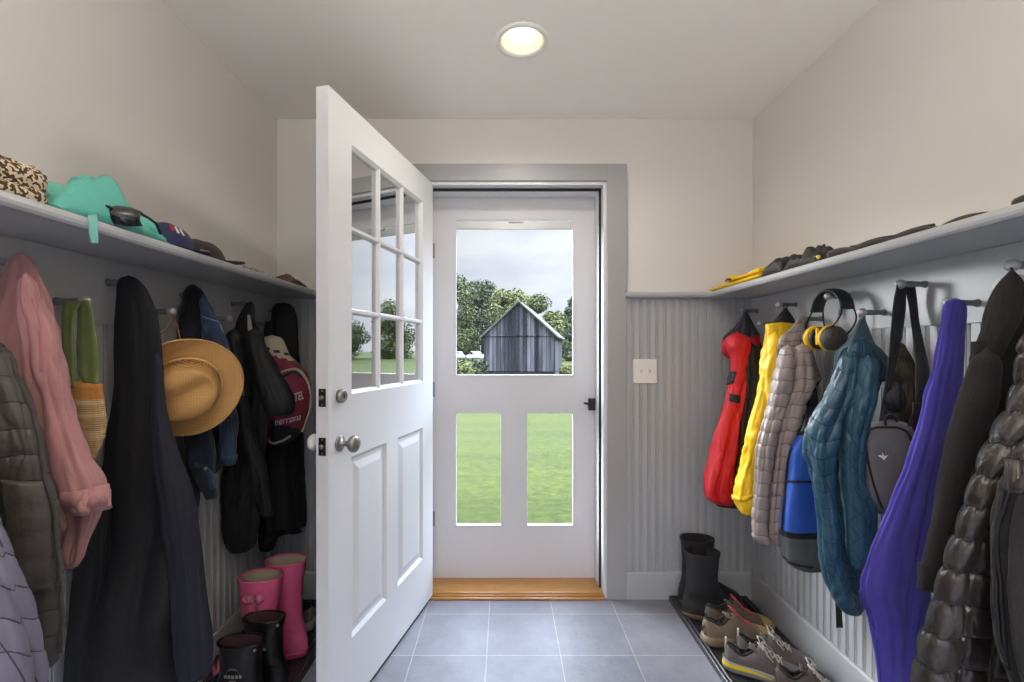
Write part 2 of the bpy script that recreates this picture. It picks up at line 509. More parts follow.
    def band(self, name, mat, parent, pts, width, off=0.003, n=30, label=None, thick=0.002):
        """flat band of the given width (m) over the surface along photograph points"""
        path = self.line(pts, n); c = [Vector(self.at(i, j, off)) for i, j in path]
        nn = [Vector(self.at(i, j, off + 0.01)) - Vector(self.at(i, j, off)) for i, j in path]
        vs = []; fs = []
        for k in range(n):
            d = (c[min(k+1, n-1)] - c[max(k-1, 0)]).normalized(); nr = nn[k].normalized()
            sd = d.cross(nr).normalized() * (width / 2)
            for p in (c[k] - sd, c[k] + sd): vs.append(p)
        for k in range(n - 1): fs.append((2*k, 2*k+1, 2*k+3, 2*k+2))
        o = mesh_obj(name, vs, fs, mat, parent, True, True, None, label)
        so = o.modifiers.new('thickness', 'SOLIDIFY'); so.thickness = thick; so.offset = 0
        return o

    def patch(self, name, mat, parent, p00, p10, p01, off=0.003, n=(14, 14), label=None, thick=0.003, rnd=True):
        """four-sided patch: p00 upper start, p10 across, p01 down (photograph points)"""
        r = self.line([p00, p10], 2); q = self.line([p00, p01], 2)
        a = np.array(r[0]); du = np.array(r[1]) - a; dv = np.array(q[1]) - np.array(q[0])
        vs = []; fs = []
        for x in range(n[0] + 1):
            for y in range(n[1] + 1):
                f = a + du * x / n[0] + dv * y / n[1]
                vs.append(self.at(f[0], f[1], off))
        for x in range(n[0]):
            for y in range(n[1]):
                b = x * (n[1] + 1) + y; fs.append((b, b + 1, b + n[1] + 2, b + n[1] + 1))
        o = mesh_obj(name, vs, fs, mat, parent, True, True, None, label)
        so = o.modifiers.new('thickness', 'SOLIDIFY'); so.thickness = thick; so.offset = 0
        return o

    def decal(self, name, mat, parent, verts2, faces, p00, p10, p01, off=0.004, label=None):
        """flat artwork (x, y in 0..1, y up from p00's corner) laid over the surface"""
        r = self.line([p00, p10], 2); q = self.line([p00, p01], 2)
        a = np.array(r[0]); du = np.array(r[1]) - a; dv = np.array(q[1]) - np.array(q[0])
        vs = [self.at(*(a + du * x + dv * y), off) for x, y in verts2]
        return mesh_obj(name, vs, faces, mat, parent, False, True, None, label)

def text_mesh(s):
    cu = bpy.data.curves.new('lettering', 'FONT'); cu.body = s; cu.resolution_u = 3
    o = bpy.data.objects.new('lettering', cu); C.objects.link(o)
    dg = bpy.context.evaluated_depsgraph_get(); me = bpy.data.meshes.new_from_object(o.evaluated_get(dg))
    v = [tuple(p.co[:2]) for p in me.vertices]; f = [tuple(p.vertices) for p in me.polygons]
    bpy.data.objects.remove(o); bpy.data.curves.remove(cu); bpy.data.meshes.remove(me)
    x0 = min(p[0] for p in v); x1 = max(p[0] for p in v); y0 = min(p[1] for p in v); y1 = max(p[1] for p in v)
    return [((p[0]-x0)/(x1-x0), (p[1]-y0)/(y1-y0)) for p in v], f

def strap(name, mat, parent, rows, thick=0.003, n=40, label=None, loose=0.0):
    """flat strap measured as (v, uL, uR, Y) rows, in hanging order"""
    d = [0.0]
    for a, b in zip(rows, rows[1:]):
        d.append(d[-1] + max(1.0, math.hypot(a[0]-b[0], (a[1]+a[2]-b[1]-b[2])/2)))
    s = np.linspace(0, d[-1], n)
    q = [pchip(d, [r[c] for r in rows], s) for c in range(4)]
    vs = []; fs = []
    for v, l, r, y in zip(*q):
        for f in (0, 0.33, 0.67, 1): 
            p = W(l + (r - l) * f, v, y); p.y += 0.004 * math.sin(math.pi * f) * (1 if loose == 0 else loose); vs.append(p)
    for k in range(n - 1):
        for f in range(3): fs.append((4*k+f, 4*k+f+1, 4*k+f+5, 4*k+f+4))
    o = mesh_obj(name, vs, fs, mat, parent, True, True, None, label)
    so = o.modifiers.new('thickness', 'SOLIDIFY'); so.thickness = thick; so.offset = 0
    return o
# ================================================================== THE ROOM
XL, XR, YB, YF, ZC = -1.161, 1.263, 2.394, -2.3, 2.44
OX0, OX1, OZ = -0.41, 0.505, 2.114             # entrance opening
M_wall = material('wall paint warm white', '#dbd6cf', 0.85, bump=0.03, bscale=180)
M_ceil = material('ceiling paint white', '#f3eee7', 0.9, bump=0.03, bscale=150)
M_grey = material('soft grey trim paint', '#aeafb0', 0.32, bump=0.02, bscale=40, stretch=(1, 1, 1))
M_greyd = material('grey casing paint', '#a09f9e', 0.42, bump=0.02, bscale=40)
M_white = material('white door paint', '#d4d4d5', 0.38, bump=0.02, bscale=60)
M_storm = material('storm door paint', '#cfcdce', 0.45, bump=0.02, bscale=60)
M_pane = glass_mat('door pane glass', 1.45, (0.93, 0.95, 0.95, 1), 7.0)
M_storm_glass = glass_mat('storm door glass', 1.45, (0.97, 0.98, 0.98, 1), 0.7)
M_pewter = material('aged pewter', '#8d8a86', 0.38, metal=0.9)
M_dark_metal = material('dark bronze metal', '#3b3836', 0.4, metal=0.8)
M_black = material('black rubber', '#17171a', 0.55)
M_strip = material('black weather strip', '#26272a', 0.8)

# floor of square slate tiles
def floor_material():
    m = bpy.data.materials.new('grey slate tiles'); m.use_nodes = True
    nt = m.node_tree; b = nt.nodes['Principled BSDF']
    tc = nt.nodes.new('ShaderNodeTexCoord'); mp = nt.nodes.new('ShaderNodeMapping')
    mp.inputs['Location'].default_value = (0.381, 0.305 * 10 - 2.248, 0)
    nt.links.new(tc.outputs['Object'], mp.inputs[0])
    br = nt.nodes.new('ShaderNodeTexBrick'); br.offset = 0.0; br.squash = 1.0
    for k, v in (('Scale', 1.0), ('Brick Width', 0.305), ('Row Height', 0.305), ('Mortar Size', 0.0022), ('Mortar Smooth', 0.1), ('Bias', 0.0)):
        br.inputs[k].default_value = v
    br.inputs['Color1'].default_value = srgb('#7d7d84'); br.inputs['Color2'].default_value = srgb('#87878d')
    br.inputs['Mortar'].default_value = srgb('#aaa7a5')
    nt.links.new(mp.outputs[0], br.inputs['Vector'])
    nz = _n(nt, 'ShaderNodeTexNoise', Scale=9.0, Detail=8.0, Roughness=0.7); nt.links.new(tc.outputs['Object'], nz.inputs['Vector'])
    rp = nt.nodes.new('ShaderNodeValToRGB')
    rp.color_ramp.elements[0].position = 0.3; rp.color_ramp.elements[0].color = (0.80, 0.79, 0.80, 1)
    rp.color_ramp.elements[1].position = 0.7; rp.color_ramp.elements[1].color = (1.06, 1.06, 1.06, 1)
    nt.links.new(nz.outputs['Fac'], rp.inputs[0])
    mx = nt.nodes.new('ShaderNodeMix'); mx.data_type = 'RGBA'; mx.blend_type = 'MULTIPLY'; mx.inputs[0].default_value = 1
    nt.links.new(br.outputs['Color'], mx.inputs[6]); nt.links.new(rp.outputs[0], mx.inputs[7])
    nt.links.new(mx.outputs[2], b.inputs['Base Color'])
    b.inputs['Roughness'].default_value = 0.42
    n2 = _n(nt, 'ShaderNodeTexNoise', Scale=16.0, Detail=10.0, Roughness=0.65, Distortion=0.6); nt.links.new(tc.outputs['Object'], n2.inputs['Vector'])
    b1 = _n(nt, 'ShaderNodeBump', Strength=0.28, Distance=0.012); nt.links.new(n2.outputs['Fac'], b1.inputs['Height'])
    inv = nt.nodes.new('ShaderNodeMath'); inv.operation = 'SUBTRACT'; inv.inputs[0].default_value = 1.0
    nt.links.new(br.outputs['Fac'], inv.inputs[1])
    b2 = _n(nt, 'ShaderNodeBump', Strength=0.5, Distance=0.004); nt.links.new(inv.outputs[0], b2.inputs['Height'])
    nt.links.new(b1.outputs[0], b2.inputs['Normal']); nt.links.new(b2.outputs[0], b.inputs['Normal'])
    return m
M_floor = floor_material()
mb = MB(); mb.box(XL - 0.1, XR + 0.1, YF - 0.1, YB, -0.05, 0.0)
structure('floor', mb, M_floor)
# ceiling with a round hole for the recessed lamp
LX, LY, LR = 0.065, 1.79, 0.083
bm_ = MB()
seg = 32
inner = [(LX + LR * math.cos(2*math.pi*k/seg), LY + LR * math.sin(2*math.pi*k/seg)) for k in range(seg)]
def on_rect(a, x0, x1, y0, y1):
    dx, dy = math.cos(a), math.sin(a); ts = []
    if dx > 1e-9: ts.append((x1 - LX) / dx)
    if dx < -1e-9: ts.append((x0 - LX) / dx)
    if dy > 1e-9: ts.append((y1 - LY) / dy)
    if dy < -1e-9: ts.append((y0 - LY) / dy)
    t = min(ts); return (LX + dx * t, LY + dy * t)
sq = (LX - 0.2, LX + 0.2, LY - 0.2, LY + 0.2)
outer = [on_rect(2*math.pi*k/seg, *sq) for k in range(seg)]
for z, flip in ((ZC, False), (ZC + 0.15, True)):
    vs = [(x, y, z) for x, y in inner] + [(x, y, z) for x, y in outer]
    fs = []
    for k in range(seg):
        j = (k + 1) % seg
        f = (k, j, seg + j, seg + k); fs.append(f[::-1] if flip else f)
    bm_.add(vs, fs)
for x0, x1, y0, y1 in ((XL-.1, sq[0], YF-.1, YB+.17), (sq[1], XR+.1, YF-.1, YB+.17), (sq[0], sq[1], YF-.1, sq[2]), (sq[0], sq[1], sq[3], YB+.17)):
    bm_.box(x0, x1, y0, y1, ZC, ZC + 0.15)
structure('ceiling', bm_, M_ceil)
mb = MB(); mb.box(XL - 0.1, XL, YF, YB + 0.16, -0.3, ZC); structure('wall_left', mb, M_wall)
mb = MB(); mb.box(XR, XR + 0.1, YF, YB + 0.16, -0.3, ZC); structure('wall_right', mb, M_wall)
mb = MB()
mb.box(XL, OX0, YB, YB + 0.16, -0.3, ZC); mb.box(OX1, XR, YB, YB + 0.16, -0.3, ZC)
mb.box(OX0, OX1, YB, YB + 0.16, OZ, ZC); mb.box(OX0, OX1, YB + 0.002, YB + 0.16, -0.3, 0.0)
structure('wall_back', mb, M_wall)
mb = MB()
mb.box(XL - .1, -1.0, YF - 0.1, YF, 0, ZC); mb.box(1.1, XR + .1, YF - 0.1, YF, 0, ZC); mb.box(-1.0, 1.1, YF - 0.1, YF, 2.3, ZC)
structure('wall_front', mb, M_wall)

# beadboard wainscot: boards with a groove and a bead, run as one profile
def beadboard(name, kind, a, b, z0, z1, pitch=0.041):
    """kind 'x': runs along X on the back wall; 'l'/'r': along Y on the side walls"""
    pts = []; t = a
    while t < b - 1e-6:
        for d, h in ((0.0, 0.0), (0.0250, 0.0), (0.0256, -0.0055), (0.0285, -0.0055), (0.0295, -0.0012), (0.0330, 0.0008), (0.0365, -0.0012), (0.0375, -0.0055), (0.0404, -0.0055)):
            x = t + d * pitch / 0.041
            if x < b: pts.append((x, h))
        t += pitch
    pts.append((b, 0))
    vs = []; fs = []
    for x, h in pts:
        for z in (z0, z1):
            if kind == 'x': vs.append((x, YB - 0.006 - h, z))
            elif kind == 'r': vs.append((XR - 0.006 - h, x, z))
            else: vs.append((XL + 0.006 + h, x, z))
    for i in range(len(pts) - 1): fs.append((2*i, 2*i+2, 2*i+3, 2*i+1))
    m = MB(); m.add(vs, fs)
    return structure(name, m, M_grey)
YN = 0.30      # near end of the coat walls (out of frame)
RZ0, RZ1 = 1.333, 1.524
beadboard('trim_1', 'x', OX1 + 0.11, XR, 0.13, 1.53)
beadboard('trim_2', 'x', XL, OX0 - 0.11, 0.13, 1.53)
beadboard('trim_3', 'r', YN, YB, 0.13, RZ0 + 0.01)
beadboard('trim_4', 'l', YN, YB, 0.13, RZ0 + 0.01)
# baseboards with an eased top edge
def baseboard(name, kind, a, b):
    pr = [(0, 0), (0.017, 0), (0.017, 0.128), (0.013, 0.137), (0, 0.137)]
    ring = lambda t: [((t, YB - d, z) if kind == 'x' else (XR - d, t, z) if kind == 'r' else (XL + d, t, z)) for d, z in pr]
    m = MB(); m.rings([ring(a), ring(b)]); return structure(name, m, M_grey)
baseboard('baseboard_back', 'x', OX1 + 0.11, XR)
baseboard('baseboard_corner', 'x', XL, OX0 - 0.11)
baseboard('baseboard_right', 'r', YN, YB)
baseboard('baseboard_left', 'l', YN, YB)
# entrance casing, jambs and stops
mb = MB(); mb.box(OX0 - 0.11, OX0 - 0.012, YB - 0.019, YB, 0, 2.205); structure('trim_5', mb, M_greyd, bevel=0.002)
mb = MB(); mb.box(OX1 + 0.012, OX1 + 0.11, YB - 0.019, YB, 0, 2.205); structure('trim_6', mb, M_greyd, bevel=0.002)
mb = MB(); mb.box(OX0 - 0.012, OX1 + 0.012, YB - 0.019, YB, 2.120, 2.205); structure('trim_7', mb, M_greyd, bevel=0.002)
mb = MB()
mb.box(OX0 - 0.012, OX0 + 0.006, YB - 0.006, YB + 0.16, 0, OZ + 0.006); mb.box(OX1 - 0.006, OX1 + 0.012, YB - 0.006, YB + 0.16, 0, OZ + 0.006)
mb.box(OX0, OX1, YB - 0.006, YB + 0.16, OZ - 0.012, OZ + 0.006)
structure('trim_8', mb, M_white, bevel=0.0015)
mb = MB()
for x0, x1 in ((OX0 + 0.006, OX0 + 0.018), (OX1 - 0.018, OX1 - 0.006)): mb.box(x0, x1, YB + 0.055, YB + 0.15, 0.03, OZ - 0.012)
mb.box(OX0 + 0.006, OX1 - 0.006, YB + 0.055, YB + 0.15, OZ - 0.026, OZ - 0.012)
structure('trim_9', mb, M_white, bevel=0.002)
mb = MB()
mb.box(OX1 - 0.017, OX1 - 0.0065, YB + 0.045, YB + 0.055, 0.03, OZ - 0.012); mb.box(OX0 + 0.0065, OX0 + 0.017, YB + 0.045, YB + 0.055, 0.03, OZ - 0.012)
mb.box(OX0 + 0.006, OX1 - 0.006, YB + 0.045, YB + 0.055, OZ - 0.025, OZ - 0.012)
structure('trim_10', mb, M_strip)
# oak threshold
M_oak = material('varnished oak', '#b9823f', 0.32, var=0.35, vscale=5, stretch=(2, 40, 40), bump=0.08, bscale=9, coat=0.3)
mb = MB(); mb.box(OX0, OX1, YB - 0.004, YB + 0.165, 0.0, 0.030)
mb.box(OX0, OX1, YB - 0.026, YB - 0.004, 0.0, 0.013)
mb.box(OX0, OX1, YB - 0.012, YB - 0.004, 0.013, 0.021)
structure('threshold_trim', mb, M_oak, bevel=0.003)

# ------------------------------------------------------------------ storm door (closed) beyond the opening
SY = YB + 0.152
sd = thing('door_2', 'white painted storm door with one large glass above two narrow ones', 'door', (0.05, SY, 0.03))
sd['kind'] = 'structure'
X0, X1, ZB, ZT = OX0 + 0.0065, OX1 - 0.0065, 0.030, 2.1015
UX0, UX1, UZ0, UZ1 = -0.271, 0.374, 1.122, 1.975
LZ0, LZ1 = 0.309, 0.927
mb = MB()
d0, d1 = SY, SY + 0.034
mb.box(X0, UX0, d0, d1, ZB, ZT); mb.box(UX1, X1, d0, d1, ZB, ZT)
mb.box(UX0, UX1, d0, d1, UZ1, ZT); mb.box(UX0, UX1, d0, d1, LZ1, UZ0); mb.box(UX0, UX1, d0, d1, ZB, LZ0)
mb.box(-0.016, 0.114, d0, d1, LZ0, LZ1)
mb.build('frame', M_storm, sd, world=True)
for nm, (a, b, c, d) in (('glass', (UX0, UX1, UZ0, UZ1)), ('glass', (UX0, -0.016, LZ0, LZ1)), ('glass', (0.114, UX1, LZ0, LZ1))):
    g = MB(); g.add([(a, SY + 0.02, c), (b, SY + 0.02, c), (b, SY + 0.02, d), (a, SY + 0.02, d)], [(0, 1, 2, 3)])
    g.build(nm, M_storm_glass, sd, world=True)
    bd = MB()
    for q in ((a, a + 0.007, c, d), (b - 0.007, b, c, d), (a, b, c, c + 0.007), (a, b, d - 0.007, d)): bd.box(q[0], q[1], SY - 0.003, SY + 0.018, q[2], q[3])
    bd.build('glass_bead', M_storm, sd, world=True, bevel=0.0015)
mb = MB(); mb.box(UX0 + 0.004, UX1 - 0.004, SY + 0.002, SY + 0.03, UZ1 - 0.052, UZ1 - 0.012); mb.tube([(UX0, SY + 0.004, UZ1 - 0.055), (UX1, SY + 0.004, UZ1 - 0.055)], 0.004)
rs = mb.build('screen_cassette', material('pale aluminium', '#c4c6c4', 0.4, metal=0.3), sd, world=True, bevel=0.003)
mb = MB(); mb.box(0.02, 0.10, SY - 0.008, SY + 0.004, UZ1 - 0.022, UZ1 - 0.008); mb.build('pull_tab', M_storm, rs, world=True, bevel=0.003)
la = MB(); lx = (590.5 - U0) / F * SY; lz = EYE - (404 - V0) / F * SY
la.box(lx - 0.014, lx + 0.034, SY - 0.018, SY, lz - 0.032, lz + 0.032); la.lathe([(0.006, 0), (0.006, 0.03), (0.012, 0.034), (0.012, 0.04)], 14, (lx + 0.004, SY - 0.016, lz), (0, -1, 0))
la.tube([(lx + 0.004, SY - 0.045, lz), (lx - 0.02, SY - 0.05, lz + 0.006), (lx - 0.045, SY - 0.05, lz + 0.012)], [0.008, 0.007, 0.005], 10)
la.build('latch_handle', M_dark_metal, sd, world=True, smooth=False, bevel=0.003, label='black metal latch handle')
# closer plate at the jamb side
mb = MB()
for z in (0.35, 1.05, 1.8): mb.box(OX0 + 0.004, OX0 + 0.03, SY - 0.006, SY + 0.004, z - 0.04, z + 0.04)
mb.build('hinge', M_pewter, sd, world=True)

# ------------------------------------------------------------------ the open entrance door
H = Vector((-0.367, YB - 0.004, 0.0))
ang = math.atan2(-0.888, -0.197)
od = thing('door_1', 'white entrance door standing open, nine small panes over two tall raised panels', 'door', H, ang)
od['kind'] = 'structure'
DW, DT, DZ0, DZ1 = 0.910, 0.044, 0.020, 2.108
gx0, gx1, gz0, gz1 = 0.13 * .91, 0.848 * .91, 1.108, 1.978
pA = (0.144 * .91, 0.446 * .91); pB = (0.558 * .91, 0.862 * .91); pz0, pz1 = 0.257, 0.890
mb = MB()
def slab(x0, x1, z0, z1): mb.box(x0, x1, -DT, 0, z0, z1)
slab(0, pA[0], DZ0, DZ1)                            # hinge stile (the lights start a little inside it)
slab(gx1, DW, DZ0, DZ1)                             # lock stile
slab(pA[0], gx1, gz1, DZ1); slab(pA[0], gx1, pz1, gz0); slab(pA[0], gx1, DZ0, pz0)
slab(pA[1], pB[0], pz0, pz1)
if gx0 < pA[0]: gx0 = pA[0]
if pB[1] > gx1: pB = (pB[0], gx1)
mb.build('slab', M_white, od)
def panel_rings(x0, x1, z0, z1, side):
    rings = []
    for inset, dep in ((0, 0), (0.010, 0.007), (0.013, 0.010), (0.026, 0.010), (0.050, 0.003), (0.056, 0.002)):
        y = -dep if side > 0 else -DT + dep
        rings.append([(x0 + inset, y, z0 + inset), (x1 - inset, y, z0 + inset), (x1 - inset, y, z1 - inset), (x0 + inset, y, z1 - inset)])
    return rings
for pa in (pA, pB):
    m2 = MB()
    for sd_ in (1, -1): m2.rings(panel_rings(pa[0], pa[1], pz0, pz1, sd_), 0, False, True)
    m2.build('raised_panel', M_white, od)
mu = MB()
for sgn in (1, -1):                                  # sticking round the lights and the muntin grid
    f = 0 if sgn > 0 else -DT; i_ = -0.012 if sgn > 0 else -DT + 0.012
    rr = []
    for inset, y in ((0, f), (0.012, i_), (0.012, -DT / 2)):
        rr.append([(gx0 + inset, y, gz0 + inset), (gx1 - inset, y, gz0 + inset), (gx1 - inset, y, gz1 - inset), (gx0 + inset, y, gz1 - inset)])
    mu.rings(rr, 0, False, False)
def muntin(x0, x1, z0, z1, vertical):
    c = ((x0 + x1) / 2, (z0 + z1) / 2)
    prof = [(-0.011, -DT/2), (-0.011, -0.014), (-0.005, -0.004), (0.005, -0.004), (0.011, -0.014), (0.011, -DT/2), (0.011, -DT+.014), (0.005, -DT+.004), (-0.005, -DT+.004), (-0.011, -DT+.014)]
    if vertical: mu.rings([[(c[0] + a, y, z) for a, y in prof] for z in (z0, z1)])
    else: mu.rings([[(x, y, c[1] + a) for a, y in prof] for x in (x0, x1)])
for k in (1, 2):
    x = gx0 + (gx1 - gx0) * k / 3; muntin(x, x, gz0 + 0.002, gz1 - 0.002, True)
    z = gz0 + (gz1 - gz0) * k / 3; muntin(gx0 + 0.002, gx1 - 0.002, z, z, False)
mu.build('muntin_grid', M_white, od)
g = MB(); g.box(gx0 + 0.004, gx1 - 0.004, -DT/2 - 0.002, -DT/2 + 0.002, gz0 + 0.004, gz1 - 0.004)
g.build('glazing', M_pane, od)
def knob(z, sgn, mat, name, prof):
    k = MB(); y0 = 0.0 if sgn > 0 else -DT
    k.lathe(prof, 24, (0.93 * .91, y0, z), (0, sgn, 0)); return k.build(name, mat, od, True)
oval = [(0.027, 0.0), (0.027, 0.004), (0.022, 0.006), (0.010, 0.008), (0.009, 0.032), (0.013, 0.036), (0.024, 0.041), (0.029, 0.050), (0.028, 0.058), (0.020, 0.066), (0.006, 0.070)]
ko = knob(0.951, 1, M_pewter, 'door_knob', oval)
knob(0.951, -1, material('white porcelain', '#e8e6e2', 0.15, coat=0.5), 'inner_knob', oval).data['x'] = 0
db = knob(1.108, 1, M_pewter, 'deadbolt', [(0.023, 0), (0.023, 0.012), (0.019, 0.018), (0.016, 0.0185), (0.012, 0.017), (0.006, 0.017)])
k = MB(); k.box(0.93*.91 - 0.002, 0.93*.91 + 0.002, 0.0165, 0.0185, 1.108 - 0.006, 1.108 + 0.006); k.build('keyhole', M_black, db)
for z in (0.951, 1.108):
    k = MB(); k.box(DW - 0.0005, DW + 0.0018, -DT/2 - 0.013, -DT/2 + 0.013, z - 0.029, z + 0.029)
    lp = k.build('latch_plate', M_dark_metal, od, bevel=0.001)
    k = MB(); k.lathe([(0.008, 0), (0.008, 0.006), (0.006, 0.009)], 14, (DW + 0.001, -DT/2, z), (1, 0, 0)); k.build('bolt', M_pewter, lp, True)
    for dz in (-0.022, 0.022):
        k = MB(); k.lathe([(0.0032, 0), (0.002, 0.001)], 10, (DW + 0.0016, -DT/2, z + dz), (1, 0, 0)); k.build('screw', M_pewter, lp)
for z in (0.25, 1.06, 1.88):
    k = MB(); k.tube([(-0.002, -DT - 0.002, z - 0.045), (-0.002, -DT - 0.002, z + 0.045)], 0.006, 12); k.build('hinge', M_pewter, od, True)
mb = MB(); mb.box(0.01, DW - 0.01, -DT + 0.004, -0.004, 0.006, DZ0 + 0.001); mb.build('door_sweep', M_strip, od)

# ------------------------------------------------------------------ shelves, cap rail, peg rails
def shelf_solid(side):
    m = MB(); xw = XR if side > 0 else XL; xf = xw - side * 0.245
    prof = [(xw, 1.524), (xf + side*0.008, 1.524)]
    for k in range(7):
        a = -math.pi/2 + math.pi * k / 6
        prof.append((xf + side * (0.010 - 0.012 * math.cos(a)), 1.539 + 0.015 * math.sin(a)))
    prof.append((xw, 1.554))
    m.rings([[(x, y, z) for x, z in prof] for y in (YN, YB)])
    return m
for side, lab in ((1, 'long pale grey shelf above the pegs and coats beside the light switch'), (-1, 'long pale grey shelf above the pegs behind the open door')):
    o = shelf_solid(side).build('wall_shelf', M_grey)
    tag(o, lab, 'shelf', 'wall shelves')
mb = MB()
pr = [(YB, 1.526), (YB - 0.034, 1.526)] + [(YB - 0.034 - 0.012 * math.cos(a), 1.540 + 0.014 * math.sin(a)) for a in [-math.pi/2 + math.pi * k / 6 for k in range(7)]] + [(YB, 1.554)]
mb.rings([[(x, y, z) for y, z in pr] for x in (OX1 + 0.10, XR - 0.243)])
structure('trim_11', mb, M_grey)
M_pegball = material('lit grey peg tip', '#b4b3b1', 0.35, metal=0.35)  # same paint as the shaft, with the light on it put into the colour
M_peg = material('shaded grey peg', '#77787a', 0.45)  # same paint as the tip, darkened to carry the shade
def peg_rail(side, name_label, uppers, lowers):
    xw = (XR if side > 0 else XL); xf = xw - side * 0.012
    t = thing('peg_rail', name_label, 'coat rack', (xf, 1.4, RZ0), group='peg rails')
    m = MB(); m.box(min(xw, xf), max(xw, xf), YN, YB, RZ0, RZ1); m.build('board', M_grey, t, world=True, bevel=0.002)
    for z, ys in ((1.457, uppers), (1.385, lowers)):
        for y in ys:
            p = MB(); p.lathe([(0.011, 0), (0.010, 0.004), (0.0075, 0.012), (0.0085, 0.035), (0.0095, 0.05), (0.0075, 0.062)], 14, (xf, y, z), (-side, 0, 0))
            po_ = p.build('peg', M_peg, t, True, True)
            q = MB(); q.lathe([(0.006, 0.06)] + [(0.0145 * math.sin(a), 0.074 - 0.0145 * math.cos(a)) for a in [0.45 + (math.pi - 0.45) * i / 9 for i in range(10)]], 16, (xf, y, z), (-side, 0, 0))
            q.build('peg_tip', M_pegball, po_, True, True)
    return t
peg_rail(1, 'grey board with two staggered rows of pegs holding the red and yellow coats', (2.33, 2.02, 1.71, 1.40, 1.09, 0.78), (2.17, 1.86, 1.55, 1.245, 0.935))
peg_rail(-1, 'grey board with staggered pegs holding the straw hat and dark coats', (2.29, 1.98, 1.67, 1.36, 1.05, 0.74), (2.14, 1.83, 1.516, 1.204, 0.89))

# ------------------------------------------------------------------ light switch
sx0, sx1, sz0, sz1 = 0.650, 0.770, 1.095, 1.217
t = thing('light_switch', 'white double light switch plate on the grey beadboard beside the storm door', 'switch', ((sx0+sx1)/2, YB - 0.006, (sz0+sz1)/2))
M_plate = material('white switch plastic', '#e9e6e0', 0.3)
mb = MB(); mb.box(sx0, sx1, YB - 0.013, YB - 0.005, sz0, sz1); mb.build('plate', M_plate, t, world=True, bevel=0.003)
for x in (0.690, 0.732):
    m2 = MB(); m2.rings([[(x - w_, YB - 0.013 - d_, (sz0+sz1)/2 + h_ + o_) for w_, h_ in ((-w0, -h0), (w0, -h0), (w0, h0), (-w0, h0)) for w_ in (w_,)] for w0, h0, d_, o_ in ((0.006, 0.012, 0.0, 0.0), (0.006, 0.012, 0.002, 0.0), (0.0045, 0.006, 0.003, 0.002), (0.004, 0.004, 0.014, 0.010))])
    m2.build('toggle', M_plate, t, world=True)
    for dz in (-0.03, 0.03):
        m2 = MB(); m2.lathe([(0.003, 0), (0.003, 0.001), (0.001, 0.0015)], 10, (x, YB - 0.013, (sz0+sz1)/2 + dz), (0, -1, 0)); m2.build('screw', M_plate, t, world=True)

# ------------------------------------------------------------------ recessed ceiling lamp
t = thing('recessed_ceiling_light', 'round recessed ceiling lamp glowing warm above the entrance', 'ceiling light', (LX, LY, ZC))
M_ring = material('lamp trim white', '#efece4', 0.4)
mb = MB(); mb.lathe([(0.104, 0.0), (0.103, 0.004), (0.094, 0.007), (0.083, 0.006), (0.080, 0.0)], 40, (LX, LY, ZC), (0, 0, -1), cap0=False, cap1=False); mb.build('trim_ring', M_ring, t, True, True)
mb = MB(); mb.lathe([(0.081, 0.0), (0.076, 0.03), (0.062, 0.08), (0.05, 0.1), (0.001, 0.102)], 36, (LX, LY, ZC - 0.001), (0, 0, 1), cap0=False); mb.build('reflector', material('lamp reflector cream', '#e4d9c6', 0.5), t, True, True)
mb = MB(); mb.lathe([(0.001, -0.012)] + [(0.047 * math.sin(a), 0.035 - 0.047 * math.cos(a)) for a in [0.2 + 1.9 * i / 10 for i in range(11)]] + [(0.02, 0.095)], 28, (LX, LY, ZC + 0.014), (0, 0, 1)); mb.build('bulb', emit_mat('warm lamp bulb', (1.0, 0.94, 0.83, 1), 2.6), t, True, True)
# ================================================================== GARMENTS ON THE WALL OPPOSITE THE OPEN DOOR
def gloc(Y, side, z=1.45): return (WALLX[side] - side * 0.09, Y, z)
def bands_mat(*lims):
    """material slot by photograph row: lims = (v limit, slot) in order"""
    def f(i, j, c):
        v = c.v[min(i, c.N - 1)]
        for lim, s in lims:
            if v < lim: return s
        return lims[-1][1]
    return f

# --- red and black rain jacket
t = thing('rain_jacket', 'red and black hooded jacket hanging on the corner peg beside the yellow raincoat', 'jacket', gloc(2.27, 1), group='hanging jackets')
M_red = cloth('red shell fabric', '#c5121f', 0.55, crumple=0.4, var=0.1, sheen=0.0)
M_blk = cloth('black shell fabric', '#131317', 0.6, crumple=0.4, sheen=0.05)
M_navyhood = cloth('navy shell lining', '#20222e', 0.6, crumple=0.4, sheen=0.05)
b = Cloth(1, [(342, 738, 760), (360, 735, 768), (420, 728, 768), (460, 722, 764), (500, 714, 758), (505, 716, 756)], 2.26, folds=(4, 7), amp=0.18, seed=3, hang=True)
b.build('body', M_blk, t)
h = Cloth(1, [(312, 744, 747), (318, 740, 751), (326, 734, 756), (338, 723, 762), (350, 722, 760), (360, 730, 757)], 2.24, folds=(3, 6), amp=0.15, seed=4, wr=0.005)
h.build('hood', [M_navyhood, M_red], t, matfn=lambda i, j, c: 1 if c.v[i] > 339 + 6 * math.sin(j * 0.15) else 0)
s = Cloth(1, [(344, 722, 752), (356, 728, 754), (372, 730, 753), (385, 727, 750), (420, 717, 744), (450, 710, 738), (487, 702, 730), (497, 704, 731), (503, 716, 731)], 2.14, rnd=True, folds=(3, 5), amp=0.16, seed=5, wr=0.008, slack=(1.14, 1.04))
s.build('sleeve', M_red, t)
s.patch('elbow_patch', M_blk, s.obj, (726, 372), (735, 372), (724, 385), 0.004, (8, 8))
s.patch('cuff_tab', M_blk, s.obj, (730, 394), (740, 395), (729, 400), 0.004, (8, 6))
